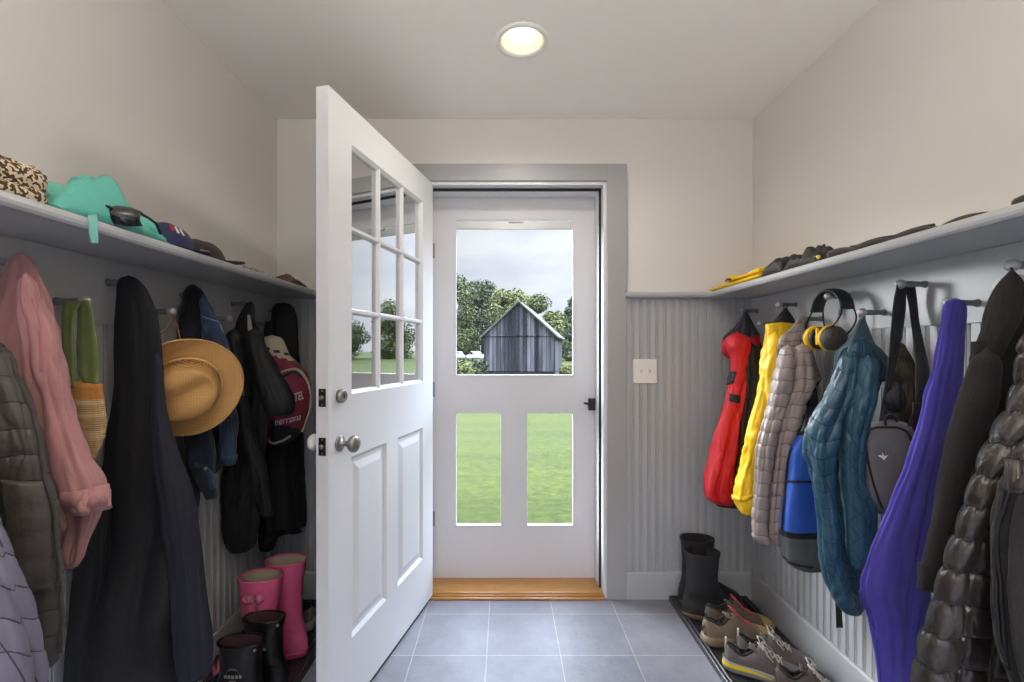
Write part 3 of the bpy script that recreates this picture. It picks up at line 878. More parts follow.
s2 = Cloth(1, [(350, 742, 760), (380, 742, 764), (420, 737, 762), (460, 733, 758), (495, 728, 752)], 2.12, rnd=True, folds=(3, 5), amp=0.16, seed=6)
s2.build('sleeve', M_blk, t, label='black sleeve side')
mb = MB(); mb.tube([W(745, 309, 2.31), W(743.5, 311, 2.32), W(744, 316, 2.3), W(746, 316, 2.3), W(745.5, 310, 2.31)], 0.002, 6); mb.build('hanging_loop', M_blk, t, True, True)

# --- yellow raincoat
t = thing('raincoat', 'bright yellow hooded raincoat hanging between the red jacket and the taupe puffer', 'raincoat', gloc(1.98, 1), group='hanging jackets')
M_yel = material('yellow rain fabric', '#f2c410', 0.45, bump=0.05, bscale=300, var=0.08, bump2=0.4, b2scale=12)
b = Cloth(1, [(324, 765, 797), (345, 762, 801), (380, 757, 802), (420, 752, 798), (450, 748, 794), (480, 745, 788), (507, 747, 782)], 1.97, folds=(4, 7, 9), amp=0.16, seed=8, wr=0.007)
b.build('body', M_yel, t)
h = Cloth(1, [(309, 784, 787), (314, 779, 791), (321, 773, 796), (328, 766, 797), (340, 764, 797), (352, 763, 796)], 1.99, folds=(3, 5), amp=0.1, seed=9, wr=0.004)
h.build('hood', [M_navyhood, M_yel], t, matfn=lambda i, j, c: 0 if c.v[i] < 321 else 1)
s = Cloth(1, [(340, 765, 785), (352, 759, 786), (380, 757, 782), (405, 752, 778), (430, 747, 772), (450, 743, 766), (470, 737, 760), (485, 732, 757), (495, 731, 756), (506, 735, 756), (513, 742, 754)], 1.90, rnd=True, folds=(3, 5), amp=0.14, seed=10, wr=0.008, slack=(1.14, 1.05))
s.build('sleeve', M_yel, t)
s.band('cuff', M_yel, s.obj, [(732, 496), (742, 499), (753, 496)], 0.02, 0.004)
mb = MB(); mb.tube([W(786, 304, 2.0), W(783.5, 305, 2.0), W(784, 311, 1.99), W(787, 311, 1.99), W(787.5, 304, 2.0)], 0.002, 6); mb.build('hanging_loop', M_navyhood, t, True, True)

# --- taupe puffer jacket
t = thing('puffer_jacket', 'taupe grey quilted puffer jacket hanging between the yellow raincoat and the ear defenders', 'jacket', gloc(1.84, 1), group='hanging jackets')
M_taupe = material('taupe nylon', '#8f817d', 0.38, bump=0.04, bscale=350, var=0.08, bump2=0.45, b2scale=22)
b = Cloth(1, [(320, 797, 804), (327, 791, 808), (338, 780, 811), (352, 776, 814), (366, 776, 819), (378, 776, 824), (387, 775, 817), (400, 773, 812), (420, 770, 806), (450, 764, 796), (480, 762, 791), (510, 760, 788), (536, 758, 785)], 1.83, folds=(9, 12), amp=0.3, seed=12, wr=0.003, quilt=('rows', 0.045, 0.005, 0.02), twist=0.05)
b.build('body', M_taupe, t)
c_ = Cloth(1, [(318, 797, 805), (326, 792, 808), (334, 782, 810), (343, 778, 811), (350, 782, 808)], 1.80, folds=(3,), amp=0.08, seed=13, wr=0.003, quilt=('rows', 0.035, 0.006))
c_.build('collar', M_taupe, t)
s = Cloth(1, [(352, 779, 796), (375, 772, 795), (405, 766, 790), (430, 759, 782), (450, 755, 777), (487, 754, 772), (520, 752, 769), (534, 752, 770), (543, 758, 771)], 1.77, rnd=True, folds=(3, 5), amp=0.12, seed=14, wr=0.004, quilt=('rows', 0.048, 0.006, 0.03))
s.build('sleeve', M_taupe, t)
s = Cloth(1, [(352, 792, 812), (380, 790, 815), (405, 782, 806), (430, 776, 800), (460, 772, 793), (500, 769, 789), (532, 766, 787), (545, 774, 785)], 1.75, rnd=True, folds=(3, 5), amp=0.12, seed=15, wr=0.004, quilt=('rows', 0.048, 0.006, -0.03))
s.build('sleeve', M_taupe, t)
b.cord('zip', M_blk, t, [(821, 384), (812, 400), (806, 420), (797, 448), (791, 480)], 0.003, 0.003)

# --- blue and black backpack hidden behind the teal jacket
t = thing('backpack', 'bright blue and grey backpack hanging low between taupe puffer and teal jacket', 'backpack', gloc(1.72, 1), group='backpacks')
M_blue = cloth('bright blue nylon', '#2a58bb', 0.6, crumple=0.3, var=0.08, sheen=0.05)
M_grn = cloth('charcoal grey nylon', '#55565a', 0.7, crumple=0.2, var=0.08, sheen=0.05)
b = Cloth(1, [(432, 802, 826), (440, 796, 832), (452, 790, 835), (480, 786, 837), (530, 781, 838), (556, 783, 838), (566, 790, 836), (570, 800, 832)], 1.70, p=4.0, folds=(4,), amp=0.03, seed=17, wr=0.004)
b.build('pack_body', [M_blue, M_blk, M_grn], t, matfn=bands_mat((434, 1), (529, 0), (534, 1), (565, 2), (600, 1)))
b.cord('zip', M_blk, t, [(786, 481), (797, 480), (808, 482), (818, 484)], 0.004, 0.003)
b.cord('piping', M_blk, t, [(793, 446), (787, 475), (784, 505), (782, 529)], 0.004, 0.002)
b.cord('piping', M_blk, t, [(783, 556), (795, 563), (812, 567)], 0.004, 0.002)
strap('shoulder_strap', M_blk, t, [(322, 800, 806, 1.88), (360, 803, 811, 1.86), (400, 808, 818, 1.80), (440, 812, 824, 1.70)])
strap('loose_strap', M_blk, t, [(560, 834, 841, 1.70), (590, 835, 842, 1.69), (612, 836, 842, 1.685), (628, 836.5, 843, 1.68)])

# --- ear defenders
YE = 1.71; ce = Vector((1.178, YE, 1.395))
t = thing('ear_defenders', 'yellow and black ear defenders with padded headband hanging on a peg', 'ear defenders', (ce.x, ce.y, 1.457))
M_pad = material('black headband vinyl', '#232326', 0.5, bump=0.1, bscale=120)
M_cup = material('black textured plastic', '#38322f', 0.55, bump=0.25, bscale=260)
M_yelp = material('yellow plastic', '#e3b50d', 0.35)
cu = U0
# padded band: an arc over the peg in the plane along the wall
def arc(a0, a1, ry, rz, n=22): return [(math.cos(a0 + (a1 - a0) * i / n) * ry, math.sin(a0 + (a1 - a0) * i / n) * rz) for i in range(n + 1)]
mb = MB(); rings = []
for k, (y, z) in enumerate(arc(math.radians(172), math.radians(8), 0.082, 0.084)):
    d = Vector((0, y, z * 1.2)).normalized(); th_ = 0.008; wx = 0.026
    c0 = Vector((1.188, YE + y * 1.0, 1.393 + z))
    rings.append([c0 + Vector((math.cos(q) * wx, 0, 0)) + d * (math.sin(q) * th_) for q in [2*math.pi*i/14 for i in range(14)]])
mb.rings(rings); mb.build('headband', M_pad, t, True, True)
def cup(center, axis, nm, flip):
    ax = Vector(axis).normalized()
    m = MB(); m.lathe([(0.040, 0.0), (0.046, 0.004), (0.046, 0.014), (0.040, 0.017)], 32, center, ax); 
    cu_ = m.build(nm, M_yelp, t, True, True)
    m = MB(); m.lathe([(0.044, 0.015), (0.044, 0.022), (0.042, 0.032), (0.036, 0.042), (0.024, 0.049), (0.002, 0.052)], 32, center, ax, cap0=False); m.build('cup_cap', M_cup, cu_, True, True)
    m = MB(); m.lathe([(0.026, 0.0), (0.036, -0.002), (0.041, -0.010), (0.039, -0.019), (0.028, -0.022), (0.024, -0.010)], 32, center, ax); m.build('ear_cushion', M_pad, cu_, True, True)
    return cu_
axn = Vector((0.02, -0.98, -0.05))
cR = W(823, 337, 1.66) ; cR = Vector((1.150, 1.668, 1.304))
cL = cR - axn.normalized() * 0.058 + Vector((0.0, 0.0, -0.002))
cup(cR, axn, 'ear_cup', 1)
cup(cL, -axn, 'ear_cup', -1)
M_wire = material('black steel wire', '#1b1b1d', 0.35, metal=0.6)
for sgn, cc in ((1, cL), (-1, cR)):
    ye = YE + sgn * 0.078
    for dx in (-0.02, 0.022):
        mb = MB()
        p0 = Vector((1.188 + dx, ye, 1.405)); p2 = cc + Vector((dx * 2.1, -sgn * -0.012, 0.006))
        p1 = Vector((1.188 + dx * 1.6, ye + sgn * 0.022, 1.36))
        pts = [((1-q)**2) * p0 + 2*q*(1-q) * p1 + q*q * p2 for q in [i / 16 for i in range(17)]]
        mb.tube(pts, 0.0028, 8); mb.build('wire_yoke', M_wire, t, True, True)
mb = MB(); mb.box(-0.005, 0.005, -0.004, 0.004, -0.03, 0.03)
mb.v = [tuple(cR + Vector((-0.040, 0.002, 0.006)) + Vector(p)) for p in mb.v]; mb.build('yoke_clip', M_yelp, t, world=True, bevel=0.002)

# --- teal quilted jacket
t = thing('quilted_jacket', 'teal blue quilted jacket with a hood hanging below the ear defenders', 'jacket', gloc(1.5, 1), group='hanging jackets')
M_teal = material('teal nylon', '#264f63', 0.42, bump=0.05, bscale=320, var=0.18, vscale=7, bump2=0.5, b2scale=26)
M_teald = cloth('slate hood fabric', '#3d5561', 0.75, crumple=0.3)
b = Cloth(1, [(352, 846, 880), (370, 836, 886), (400, 828, 878), (430, 822, 870), (470, 820, 870), (520, 822, 878), (560, 826, 872), (590, 832, 868), (606, 838, 866), (614, 848, 862)], 1.50, folds=(4, 7), amp=0.16, seed=20, wr=0.004, hang=True, quilt=('onion', 0.05, 0.0035))
b.build('body', M_teal, t)
h = Cloth(1, [(317, 861, 864), (322, 857, 868), (332, 853, 872), (342, 846, 876), (350, 839, 885), (358, 836, 890), (368, 836, 892), (380, 838, 893)], 1.52, folds=(3, 5), amp=0.12, seed=21, wr=0.004)
h.build('hood', M_teald, t)
h.cord('hood_rim', M_teald, h.obj, [(836, 372), (839, 358), (846, 349), (856, 346), (868, 350), (878, 357), (888, 370)], 0.0055, 0.002)
s = Cloth(1, [(362, 838, 860), (385, 828, 858), (402, 819, 852), (420, 810, 845), (435, 805, 840), (450, 803, 836), (466, 807, 835), (485, 811, 836), (510, 815, 838), (545, 818, 842), (572, 822, 846), (596, 830, 852), (610, 842, 856)], 1.41, rnd=True, folds=(3, 5), amp=0.14, seed=22, wr=0.006, quilt=('onion', 0.05, 0.004))
s.build('sleeve', M_teal, t)
s = Cloth(1, [(366, 856, 880), (390, 850, 878), (420, 843, 869), (450, 839, 865), (480, 838, 867), (512, 841, 876), (545, 844, 876), (565, 848, 868)], 1.38, rnd=True, folds=(3, 5), amp=0.14, seed=23, wr=0.006, quilt=('diamond', 0.055, 0.004))
s.build('sleeve', M_teal, t)
mb = MB(); mb.tube([W(862, 313, 1.555), W(859, 315, 1.55), W(860, 319, 1.54), W(865, 319, 1.54), W(864, 314, 1.555)], 0.0025, 6); mb.build('hanging_loop', material('maroon loop tape', '#5b2633', 0.8), t, True, True)

# --- camouflage bag behind the sling bag
t = thing('camouflage_cap', 'brown camouflage cloth cap hanging behind the grey sling bag straps', 'cap', gloc(1.45, 1))
M_camo = cloth('camouflage cotton', '#6b5b45', 0.9, var=0.3, col2='#1f1d1a', crumple=0.4)
b = Cloth(1, [(345, 897, 905), (356, 890, 911), (375, 884, 916), (395, 880, 917), (412, 880, 916), (425, 886, 912)], 1.44, folds=(3, 5), amp=0.15, seed=25, wr=0.01, gap=0.02)
b.build('crown', M_camo, t)
b = Cloth(1, [(392, 888, 906), (398, 885, 908), (406, 886, 906), (411, 890, 902)], 1.40, rnd=True, folds=(3, 5), amp=0.1, seed=26, wr=0.008)
b.build('visor', M_blk, t)

# --- grey sling bag
t = thing('sling_bag', 'small grey zipped sling bag with a small white bird emblem on black straps', 'bag', gloc(1.40, 1))
M_sling = cloth('grey bag canvas', '#6d6c6e', 0.8, crumple=0.12, var=0.06)
b = Cloth(1, [(422, 876, 904), (425, 870, 909), (432, 865, 912), (450, 863, 914), (475, 863, 915), (498, 865, 915), (508, 869, 913), (514, 878, 908)], 1.38, p=3.6, folds=(3,), amp=0.02, seed=27, wr=0.003)
b.build('bag_body', M_sling, t)
b.cord('zip', M_blk, t, [(868, 432), (880, 428), (895, 427), (905, 431), (911, 440), (914, 452)], 0.003, 0.002)
b.cord('piping', M_blk, t, [(866, 438), (868, 460), (873, 485), (882, 508)], 0.003, 0.002)
bird = [(0.0, 0.55), (0.25, 0.62), (0.42, 0.55), (0.40, 1.0), (0.55, 0.62), (0.70, 0.5), (1.0, 0.62), (0.78, 0.30), (0.62, 0.12), (0.70, 0.0), (0.48, 0.08), (0.30, 0.30)]
b.decal('bird_emblem', material('white print', '#e6e6e6', 0.6), t, bird, [tuple(range(12))], (877.5, 459.5), (887, 460.5), (878, 451), 0.003, label='small white bird emblem')
M_web = cloth('black webbing', '#26262a', 0.8, crumple=0.1, wscale=300)
strap('strap', M_web, t, [(285, 897, 906, 1.395), (300, 894, 906, 1.40), (330, 891, 903, 1.42), (355, 889, 898, 1.42), (380, 886, 892, 1.42), (405, 882, 888, 1.40), (428, 878, 886, 1.37)], 0.003)
strap('strap', M_web, t, [(285, 904, 915, 1.41), (300, 908, 917, 1.41), (320, 911, 919, 1.40), (345, 914, 924, 1.38), (370, 916, 929, 1.36), (395, 916, 930, 1.35), (420, 910, 924, 1.36), (432, 906, 916, 1.37)], 0.003)
mb = MB(); mb.box(-0.012, 0.012, -0.003, 0.003, -0.016, 0.016); mb.v = [tuple(W(917, 408, 1.335) + Vector(p)) for p in mb.v]; mb.build('buckle', M_black, t, world=True, bevel=0.002)
mb = MB(); mb.tube([W(886, 425, 1.36), W(884, 417, 1.36), (W(890, 415, 1.36)), W(896, 417, 1.37), W(897, 425, 1.37)], 0.004, 8); mb.build('grab_handle', M_web, t, True, True)

# --- violet-blue shirt jacket
t = thing('fleece_jacket', 'violet blue cotton jacket hanging between the grey sling bag and the black fleece coat', 'jacket', gloc(1.22, 1), group='hanging jackets')
M_vio = cloth('violet blue cotton', '#4b42a6', 0.85, crumple=0.3, var=0.12)
b = Cloth(1, [(301, 946, 965), (304, 943, 967), (312, 941, 968), (340, 936, 968), (367, 930, 966), (395, 923, 963), (426, 917, 958), (450, 909, 952), (468, 903, 948), (490, 893, 944), (513, 883, 940), (540, 871, 936), (560, 863, 934), (583, 856, 932), (595, 857, 932), (614, 865, 932), (645, 871, 930), (681, 875, 928), (730, 880, 925)], 1.20, folds=(4, 5, 7), amp=0.22, seed=36, wr=0.006, wscale=(7, 7, 3), slack=(1.06, 1.008))
b.build('body', M_vio, t)
b.cord('seam', cloth('violet seam', '#342b92', 0.9), t, [(858, 590), (869, 618), (874, 650), (877, 678)], 0.0025, 0.002)

# --- black fleece coat on a white hanger
t = thing('fleece_coat', 'black fleece coat on a white hanger beside the violet jacket', 'coat', gloc(1.06, 1), group='hanging jackets')
M_fle = cloth('black fleece', '#1a1817', 0.95, weave=0.25, wscale=300, var=0.15, sheen=0.05, crumple=0.25)
b = Cloth(1, [(284, 1003, 1024), (292, 992, 1040), (310, 984, 1048), (335, 978, 1052), (365, 974, 1056), (420, 972, 1060), (500, 966, 1060), (600, 962, 1056), (720, 958, 1050)], 1.05, folds=(3, 5), amp=0.08, seed=33, wr=0.004, slack=(1.04, 1.005))
b.build('body', M_fle, t)
c_ = Cloth(1, [(279, 1003, 1020), (284, 998, 1023), (300, 990, 1024), (325, 982, 1018), (345, 972, 1008), (358, 967, 1000), (363, 969, 990)], 1.0, rnd=True, folds=(3,), amp=0.12, seed=34, wr=0.005)
c_.build('collar', M_fle, t)
s = Cloth(1, [(364, 969, 1004), (380, 963, 1003), (424, 947, 990), (468, 938, 974), (513, 930, 962), (557, 922, 949), (580, 917, 938), (587, 917, 936)], 0.965, rnd=True, folds=(2, 3), amp=0.05, seed=35, wr=0.003, slack=(1.03, 1.005))
s.build('sleeve', M_fle, t)
hm = material('white plastic hanger', '#dcdad6', 0.4)
mb = MB(); mb.tube([W(996, 290, 1.06), W(1004, 280, 1.07), W(1013, 277.5, 1.08), W(1024, 279, 1.09), W(1040, 290, 1.1)], 0.009, 10)
ha = mb.build('hanger', hm, t, True, True, label='white plastic hanger')
mb = MB(); mb.tube([W(1013, 277, 1.083), W(1012, 270, 1.083), W(1010, 264, 1.087), W(1014, 261, 1.09), W(1019, 263, 1.093), W(1019, 267, 1.093)], 0.003, 8); mb.build('hook', M_wire, ha, True, True)

# --- shiny dark puffer jacket
t = thing('down_jacket', 'shiny dark brown down jacket with fat puffed sleeves beside the black fleece coat', 'jacket', gloc(0.9, 1), group='hanging jackets')
M_puf = material('dark brown nylon', '#2f2a28', 0.3, bump=0.04, bscale=350, var=0.1, bump2=0.5, b2scale=24)
b = Cloth(1, [(326, 1030, 1075), (345, 1018, 1085), (380, 1014, 1092), (430, 1004, 1098), (480, 985, 1098), (550, 968, 1095), (620, 955, 1088), (720, 948, 1080)], 0.90, folds=(5,), amp=0.1, seed=37, wr=0.004, quilt=('rows', 0.06, 0.012, 0.02))
b.build('body', M_puf, t)
s = Cloth(1, [(372, 1022, 1062), (395, 1010, 1056), (424, 994, 1040), (445, 984, 1024), (470, 974, 1008), (500, 963, 998), (530, 953, 986), (557, 944, 976), (583, 937, 969), (610, 929, 965), (645, 917, 960), (682, 911, 957), (730, 905, 952)], 0.82, rnd=True, folds=(2,), amp=0.02, seed=38, wr=0.002, quilt=('rows', 0.055, 0.009, 0.02))
s.build('sleeve', M_puf, t)

# --- dark jacket at the frame edge
t = thing('zip_jacket', 'dark zip jacket, nearest coat on the wall of the ear defenders', 'jacket', gloc(0.76, 1), group='hanging jackets')
M_dkj = cloth('dark charcoal fabric', '#232121', 0.75, crumple=0.25)
b = Cloth(1, [(395, 1075, 1130), (430, 1052, 1150), (465, 1024, 1165), (486, 1002, 1170), (504, 996, 1172), (535, 992, 1172), (580, 993, 1170), (623, 998, 1165), (645, 1002, 1160), (690, 1015, 1150), (760, 1030, 1140)], 0.77, folds=(4, 7), amp=0.08, seed=40, wr=0.005, gap=0.012)
b.build('body', M_dkj, t)
b.cord('zip', M_black, t, [(1010, 486), (1003, 510), (1000, 545), (1001, 590), (1005, 630), (1012, 670)], 0.004, 0.002)
b.band('placket', M_dkj, t, [(1004, 492), (997, 515), (995, 550), (996, 590), (1000, 630), (1006, 660)], 0.016, 0.003)
c_ = Cloth(1, [(392, 1062, 1100), (420, 1040, 1090), (445, 1018, 1075), (465, 1006, 1060), (482, 1001, 1040), (490, 1003, 1030)], 0.70, rnd=True, folds=(3,), amp=0.08, seed=41, wr=0.003, quilt=('rows', 0.03, 0.006, 0.3))
c_.build('collar', M_puf, t)
# ================================================================== GARMENTS ON THE WALL BEHIND THE OPEN DOOR
# --- lilac-grey quilted jacket at the frame edge
t = thing('quilted_jacket', 'lilac grey quilted jacket hanging nearest on the wall of the straw hat', 'jacket', gloc(0.72, -1), group='hanging jackets')
M_lil = material('lilac grey nylon', '#5f5b6a', 0.55, bump=0.05, bscale=320, var=0.1, bump2=0.4, b2scale=24)
b = Cloth(-1, [(330, -150, -110), (400, -170, -60), (470, -175, -20), (518, -178, 1), (536, -178, 8), (557, -176, 14), (592, -174, 25), (617, -172, 31), (639, -170, 37), (667, -168, 43), (720, -160, 46)], 0.72, folds=(4, 7), amp=0.1, seed=50, wr=0.005, quilt=('onion', 0.05, 0.0035))
b.build('body', M_lil, t)
# --- dark brown puffer
t = thing('puffer_jacket', 'dark olive brown puffer jacket overlapping the pink shirt jacket', 'jacket', gloc(0.88, -1), group='hanging jackets')
M_olv = material('dark olive brown nylon', '#3a3530', 0.5, bump=0.05, bscale=320, var=0.1, bump2=0.4, b2scale=22)
b = Cloth(-1, [(340, -75, -4), (350, -85, 6), (362, -90, 13), (379, -92, 21), (401, -94, 31), (433, -94, 40), (475, -92, 46), (511, -90, 56), (546, -88, 59), (582, -86, 62), (617, -82, 64), (645, -72, 62), (662, -55, 58), (668, -40, 48)], 0.86, folds=(4,), amp=0.06, seed=51, wr=0.004, quilt=('rows', 0.047, 0.005, 0.02))
b.build('body', M_olv, t)
b.cord('edge_piping', cloth('olive piping', '#383430', 0.8), t, [(8, 352), (20, 379), (38, 433), (44, 475), (54, 511), (60, 580), (62, 620), (60, 650)], 0.004, 0.001)
b.patch('pocket_panel', M_olv, t, (2, 478), (40, 482), (8, 592), 0.008, (16, 20))
b.cord('pocket_zip', M_blk, t, [(10, 592), (28, 596), (45, 588), (58, 584)], 0.003, 0.003)

# --- pink shirt jacket
t = thing('shirt_jacket', 'dusty pink cotton shirt jacket hanging beside the olive puffer', 'jacket', gloc(1.03, -1), group='hanging jackets')
M_pink = cloth('dusty pink cotton', '#a67574', 0.85, crumple=0.3, var=0.08)
b = Cloth(-1, [(256, 13, 29), (260, 8, 34), (272, 2, 41), (304, -14, 52), (337, -25, 60), (380, -30, 68), (430, -30, 74), (480, -28, 80), (530, -20, 82), (556, -5, 84), (566, 20, 80)], 1.04, folds=(5, 7), amp=0.2, seed=53, wr=0.007)
b.build('body', M_pink, t)
s = Cloth(-1, [(286, 12, 40), (304, 10, 50), (320, 14, 57), (337, 18, 62), (369, 24, 70), (401, 30, 78), (433, 36, 89), (460, 42, 99), (478, 48, 107), (490, 53, 112), (498, 57, 115), (508, 63, 116)], 0.97, rnd=True, folds=(3, 5), amp=0.16, seed=54, wr=0.010, wscale=(9, 9, 4), slack=(1.10, 1.025))
s.build('sleeve', M_pink, t)
s.band('cuff', M_pink, s.obj, [(58, 500), (80, 499), (100, 497), (114, 494)], 0.03, 0.003)
s.cord('armhole_seam', cloth('pink seam', '#a8706f', 0.9), s.obj, [(32, 300), (38, 316), (40, 340), (42, 370)], 0.0025, 0.001)
s = Cloth(-1, [(440, 40, 84), (480, 54, 100), (500, 60, 108), (512, 62, 107), (525, 63, 101), (540, 64, 94), (556, 64, 88), (566, 65, 80)], 1.01, rnd=True, folds=(4, 6), amp=0.2, seed=55, wr=0.010)
s.build('sleeve', M_pink, t)

# --- woven bag with green straps
t = thing('woven_bag', 'woven straw bag with a yellow rim and green straps behind the pink jacket', 'bag', gloc(1.2, -1))
M_rim = material('mustard and orange weave', '#b8943f', 0.85, bump=0.3, bscale=220, col2='#b06d38', vscale=7, var=0.2)
def woven(name, c1, c2, c3):
    m = bpy.data.materials.new(name); m.use_nodes = True; nt = m.node_tree; b = nt.nodes['Principled BSDF']; b.inputs['Roughness'].default_value = 0.9
    tc = nt.nodes.new('ShaderNodeTexCoord'); mp = nt.nodes.new('ShaderNodeMapping'); mp.inputs['Scale'].default_value = (6, 6, 45); nt.links.new(tc.outputs['Object'], mp.inputs[0])
    nz = _n(nt, 'ShaderNodeTexNoise', Scale=1.0, Detail=2.0); nt.links.new(mp.outputs[0], nz.inputs['Vector'])
    rp = nt.nodes.new('ShaderNodeValToRGB'); el = rp.color_ramp.elements
    el[0].position = 0.3; el[0].color = srgb(c1); el[1].position = 0.7; el[1].color = srgb(c2)
    e3 = rp.color_ramp.elements.new(0.5); e3.color = srgb(c3)
    nt.links.new(nz.outputs['Fac'], rp.inputs[0]); nt.links.new(rp.outputs[0], b.inputs['Base Color'])
    wv = _n(nt, 'ShaderNodeTexWave', Scale=60.0, Distortion=1.0); wv.bands_direction = 'Z'; nt.links.new(tc.outputs['Object'], wv.inputs['Vector'])
    bp = _n(nt, 'ShaderNodeBump', Strength=0.5, Distance=0.004); nt.links.new(wv.outputs['Fac'], bp.inputs['Height']); nt.links.new(bp.outputs[0], b.inputs['Normal'])
    return m
M_wov = woven('pastel straw weave', '#a58f86', '#c9b089', '#b08f5c')
b = Cloth(-1, [(384, 58, 103), (392, 56, 104), (405, 55, 106), (418, 54, 108), (430, 56, 107), (442, 60, 104), (452, 66, 99), (462, 74, 94)], 1.16, folds=(3,), amp=0.06, seed=57, wr=0.004)
b.build('bag_body', [M_rim, M_wov], t, matfn=bands_mat((396, 0), (600, 1)))
def weave_green():
    m = cloth('green woven tape', '#76834f', 0.9, weave=0.15, wscale=260, crumple=0.1, col2='#5b6a38'); return m
M_gst = weave_green()
strap('strap', M_gst, t, [(388, 64, 74, 1.14), (360, 63, 74, 1.15), (335, 62, 73, 1.16), (315, 62, 74, 1.17), (301, 64, 82, 1.18)], 0.005)
strap('strap', M_gst, t, [(300, 72, 87, 1.19), (306, 78, 91, 1.19), (325, 78, 94, 1.18), (350, 77, 98, 1.17), (372, 78, 98, 1.16), (384, 84, 97, 1.15)], 0.005)

# --- navy black long coat
t = thing('long_coat', 'long navy black coat hanging between the pink jacket and the straw hat', 'coat', gloc(1.34, -1), group='hanging jackets')
M_nav = cloth('navy black twill', '#0a0b11', 0.8, crumple=0.25, var=0.1, sheen=0.0)
b = Cloth(-1, [(278, 120, 137), (281, 117, 141), (291, 116, 149), (311, 115, 159), (340, 114, 163), (387, 112, 166), (423, 107, 172), (460, 101, 182), (494, 96, 194), (540, 90, 203), (580, 84, 209), (610, 78, 213), (640, 72, 214), (668, 70, 214), (676, 74, 212)], 1.31, folds=(3, 5, 7), amp=0.13, seed=60, wr=0.004, amax=0.15, slack=(1.06, 1.006))
b.build('body', M_nav, t)
s = Cloth(-1, [(360, 152, 163), (390, 150, 166), (410, 150, 169), (450, 150, 180), (500, 158, 196), (550, 165, 203), (600, 170, 209), (650, 174, 213), (674, 178, 212)], 1.27, rnd=True, folds=(3, 5), amp=0.1, seed=62, wr=0.003, slack=(1.05, 1.005))
s.build('sleeve', cloth('navy twill', '#0f1120', 0.8, crumple=0.25, sheen=0.0), t, label='navy front panel')
s = Cloth(-1, [(500, 84, 112), (550, 76, 110), (600, 68, 108), (650, 63, 106), (690, 62, 104)], 1.22, rnd=True, folds=(3, 5), amp=0.1, seed=63, wr=0.003, slack=(1.05, 1.005))
s.build('coat_tail', M_nav, t)
mb = MB(); mb.lathe([(0.007, 0), (0.007, 0.003), (0.004, 0.004)], 14, Vector(s.at(*s.idx(90, 638), 0.002)), (0.4, -0.9, 0)); mb.build('button', M_pewter, t, True, True)

# --- straw hat
M_straw = bpy.data.materials.new('woven straw'); M_straw.use_nodes = True
def straw_nodes(m, holes):
    nt = m.node_tree; b = nt.nodes['Principled BSDF']; b.inputs['Roughness'].default_value = 0.62
    tc = nt.nodes.new('ShaderNodeTexCoord')
    w1 = _n(nt, 'ShaderNodeTexWave', Scale=85.0, Distortion=1.2); w1.bands_direction = 'X'; nt.links.new(tc.outputs['Object'], w1.inputs['Vector'])
    w2 = _n(nt, 'ShaderNodeTexWave', Scale=85.0, Distortion=1.2); w2.bands_direction = 'Y'; nt.links.new(tc.outputs['Object'], w2.inputs['Vector'])
    mul = nt.nodes.new('ShaderNodeMath'); mul.operation = 'MULTIPLY'; nt.links.new(w1.outputs['Fac'], mul.inputs[0]); nt.links.new(w2.outputs['Fac'], mul.inputs[1])
    rp = nt.nodes.new('ShaderNodeValToRGB'); rp.color_ramp.elements[0].color = srgb('#b08248'); rp.color_ramp.elements[1].color = srgb('#d6aa6a'); rp.color_ramp.elements[1].position = 0.6
    nt.links.new(mul.outputs[0], rp.inputs[0])
    nz = _n(nt, 'ShaderNodeTexNoise', Scale=12.0, Detail=4.0); nt.links.new(tc.outputs['Object'], nz.inputs['Vector'])
    r2 = nt.nodes.new('ShaderNodeValToRGB'); r2.color_ramp.elements[0].color = (0.8, 0.76, 0.7, 1); r2.color_ramp.elements[1].color = (1.05, 1.03, 1, 1); nt.links.new(nz.outputs['Fac'], r2.inputs[0])
    mx = nt.nodes.new('ShaderNodeMix'); mx.data_type = 'RGBA'; mx.blend_type = 'MULTIPLY'; mx.inputs[0].default_value = 1
    nt.links.new(rp.outputs[0], mx.inputs[6]); nt.links.new(r2.outputs[0], mx.inputs[7]); nt.links.new(mx.outputs[2], b.inputs['Base Color'])
    bp = _n(nt, 'ShaderNodeBump', Strength=0.4, Distance=0.002); nt.links.new(mul.outputs[0], bp.inputs['Height']); nt.links.new(bp.outputs[0], b.inputs['Normal'])
straw_nodes(M_straw, False)
M_hole = material('dark openings', '#2a2018', 0.9)
hatc = W(184, 386, 1.43)
t = thing('straw_hat', 'tan straw cowboy hat with a pinched crown hanging by a cord', 'hat', hatc)
nrm = Vector((0.50, -0.80, -0.24)).normalized()
up = Vector((0, 0, 1)); hx = up.cross(nrm).normalized(); hy = nrm.cross(hx).normalized()     # hx: along the brim sideways, hy: upward
HM = Matrix((hx, hy, nrm)).transposed()
t.rotation_euler = HM.to_euler()
def crown_h(r, a):          # r 0..1 across the crown top
    base = 0.118
    fr = 0.030 * math.exp(-((r * math.sin(a) / 0.34)**2)) * (1 - 0.25 * r * math.cos(a))      # long crease
    return base - 0.020 * r**2.4 - fr * (1 - r**6)
mb = MB(); n = 64; rings = []; mats = []
prof = [('b', 1.0), ('b', 0.985), ('b', 0.86), ('b', 0.7), ('b', 0.5), ('b', 0.3), ('b', 0.12), ('b', 0.0)] + [('s', q) for q in (0.1, 0.25, 0.45, 0.65, 0.85, 0.95)] + [('c', q) for q in (0.97, 0.9, 0.78, 0.62, 0.45, 0.28, 0.12, 0.01)]
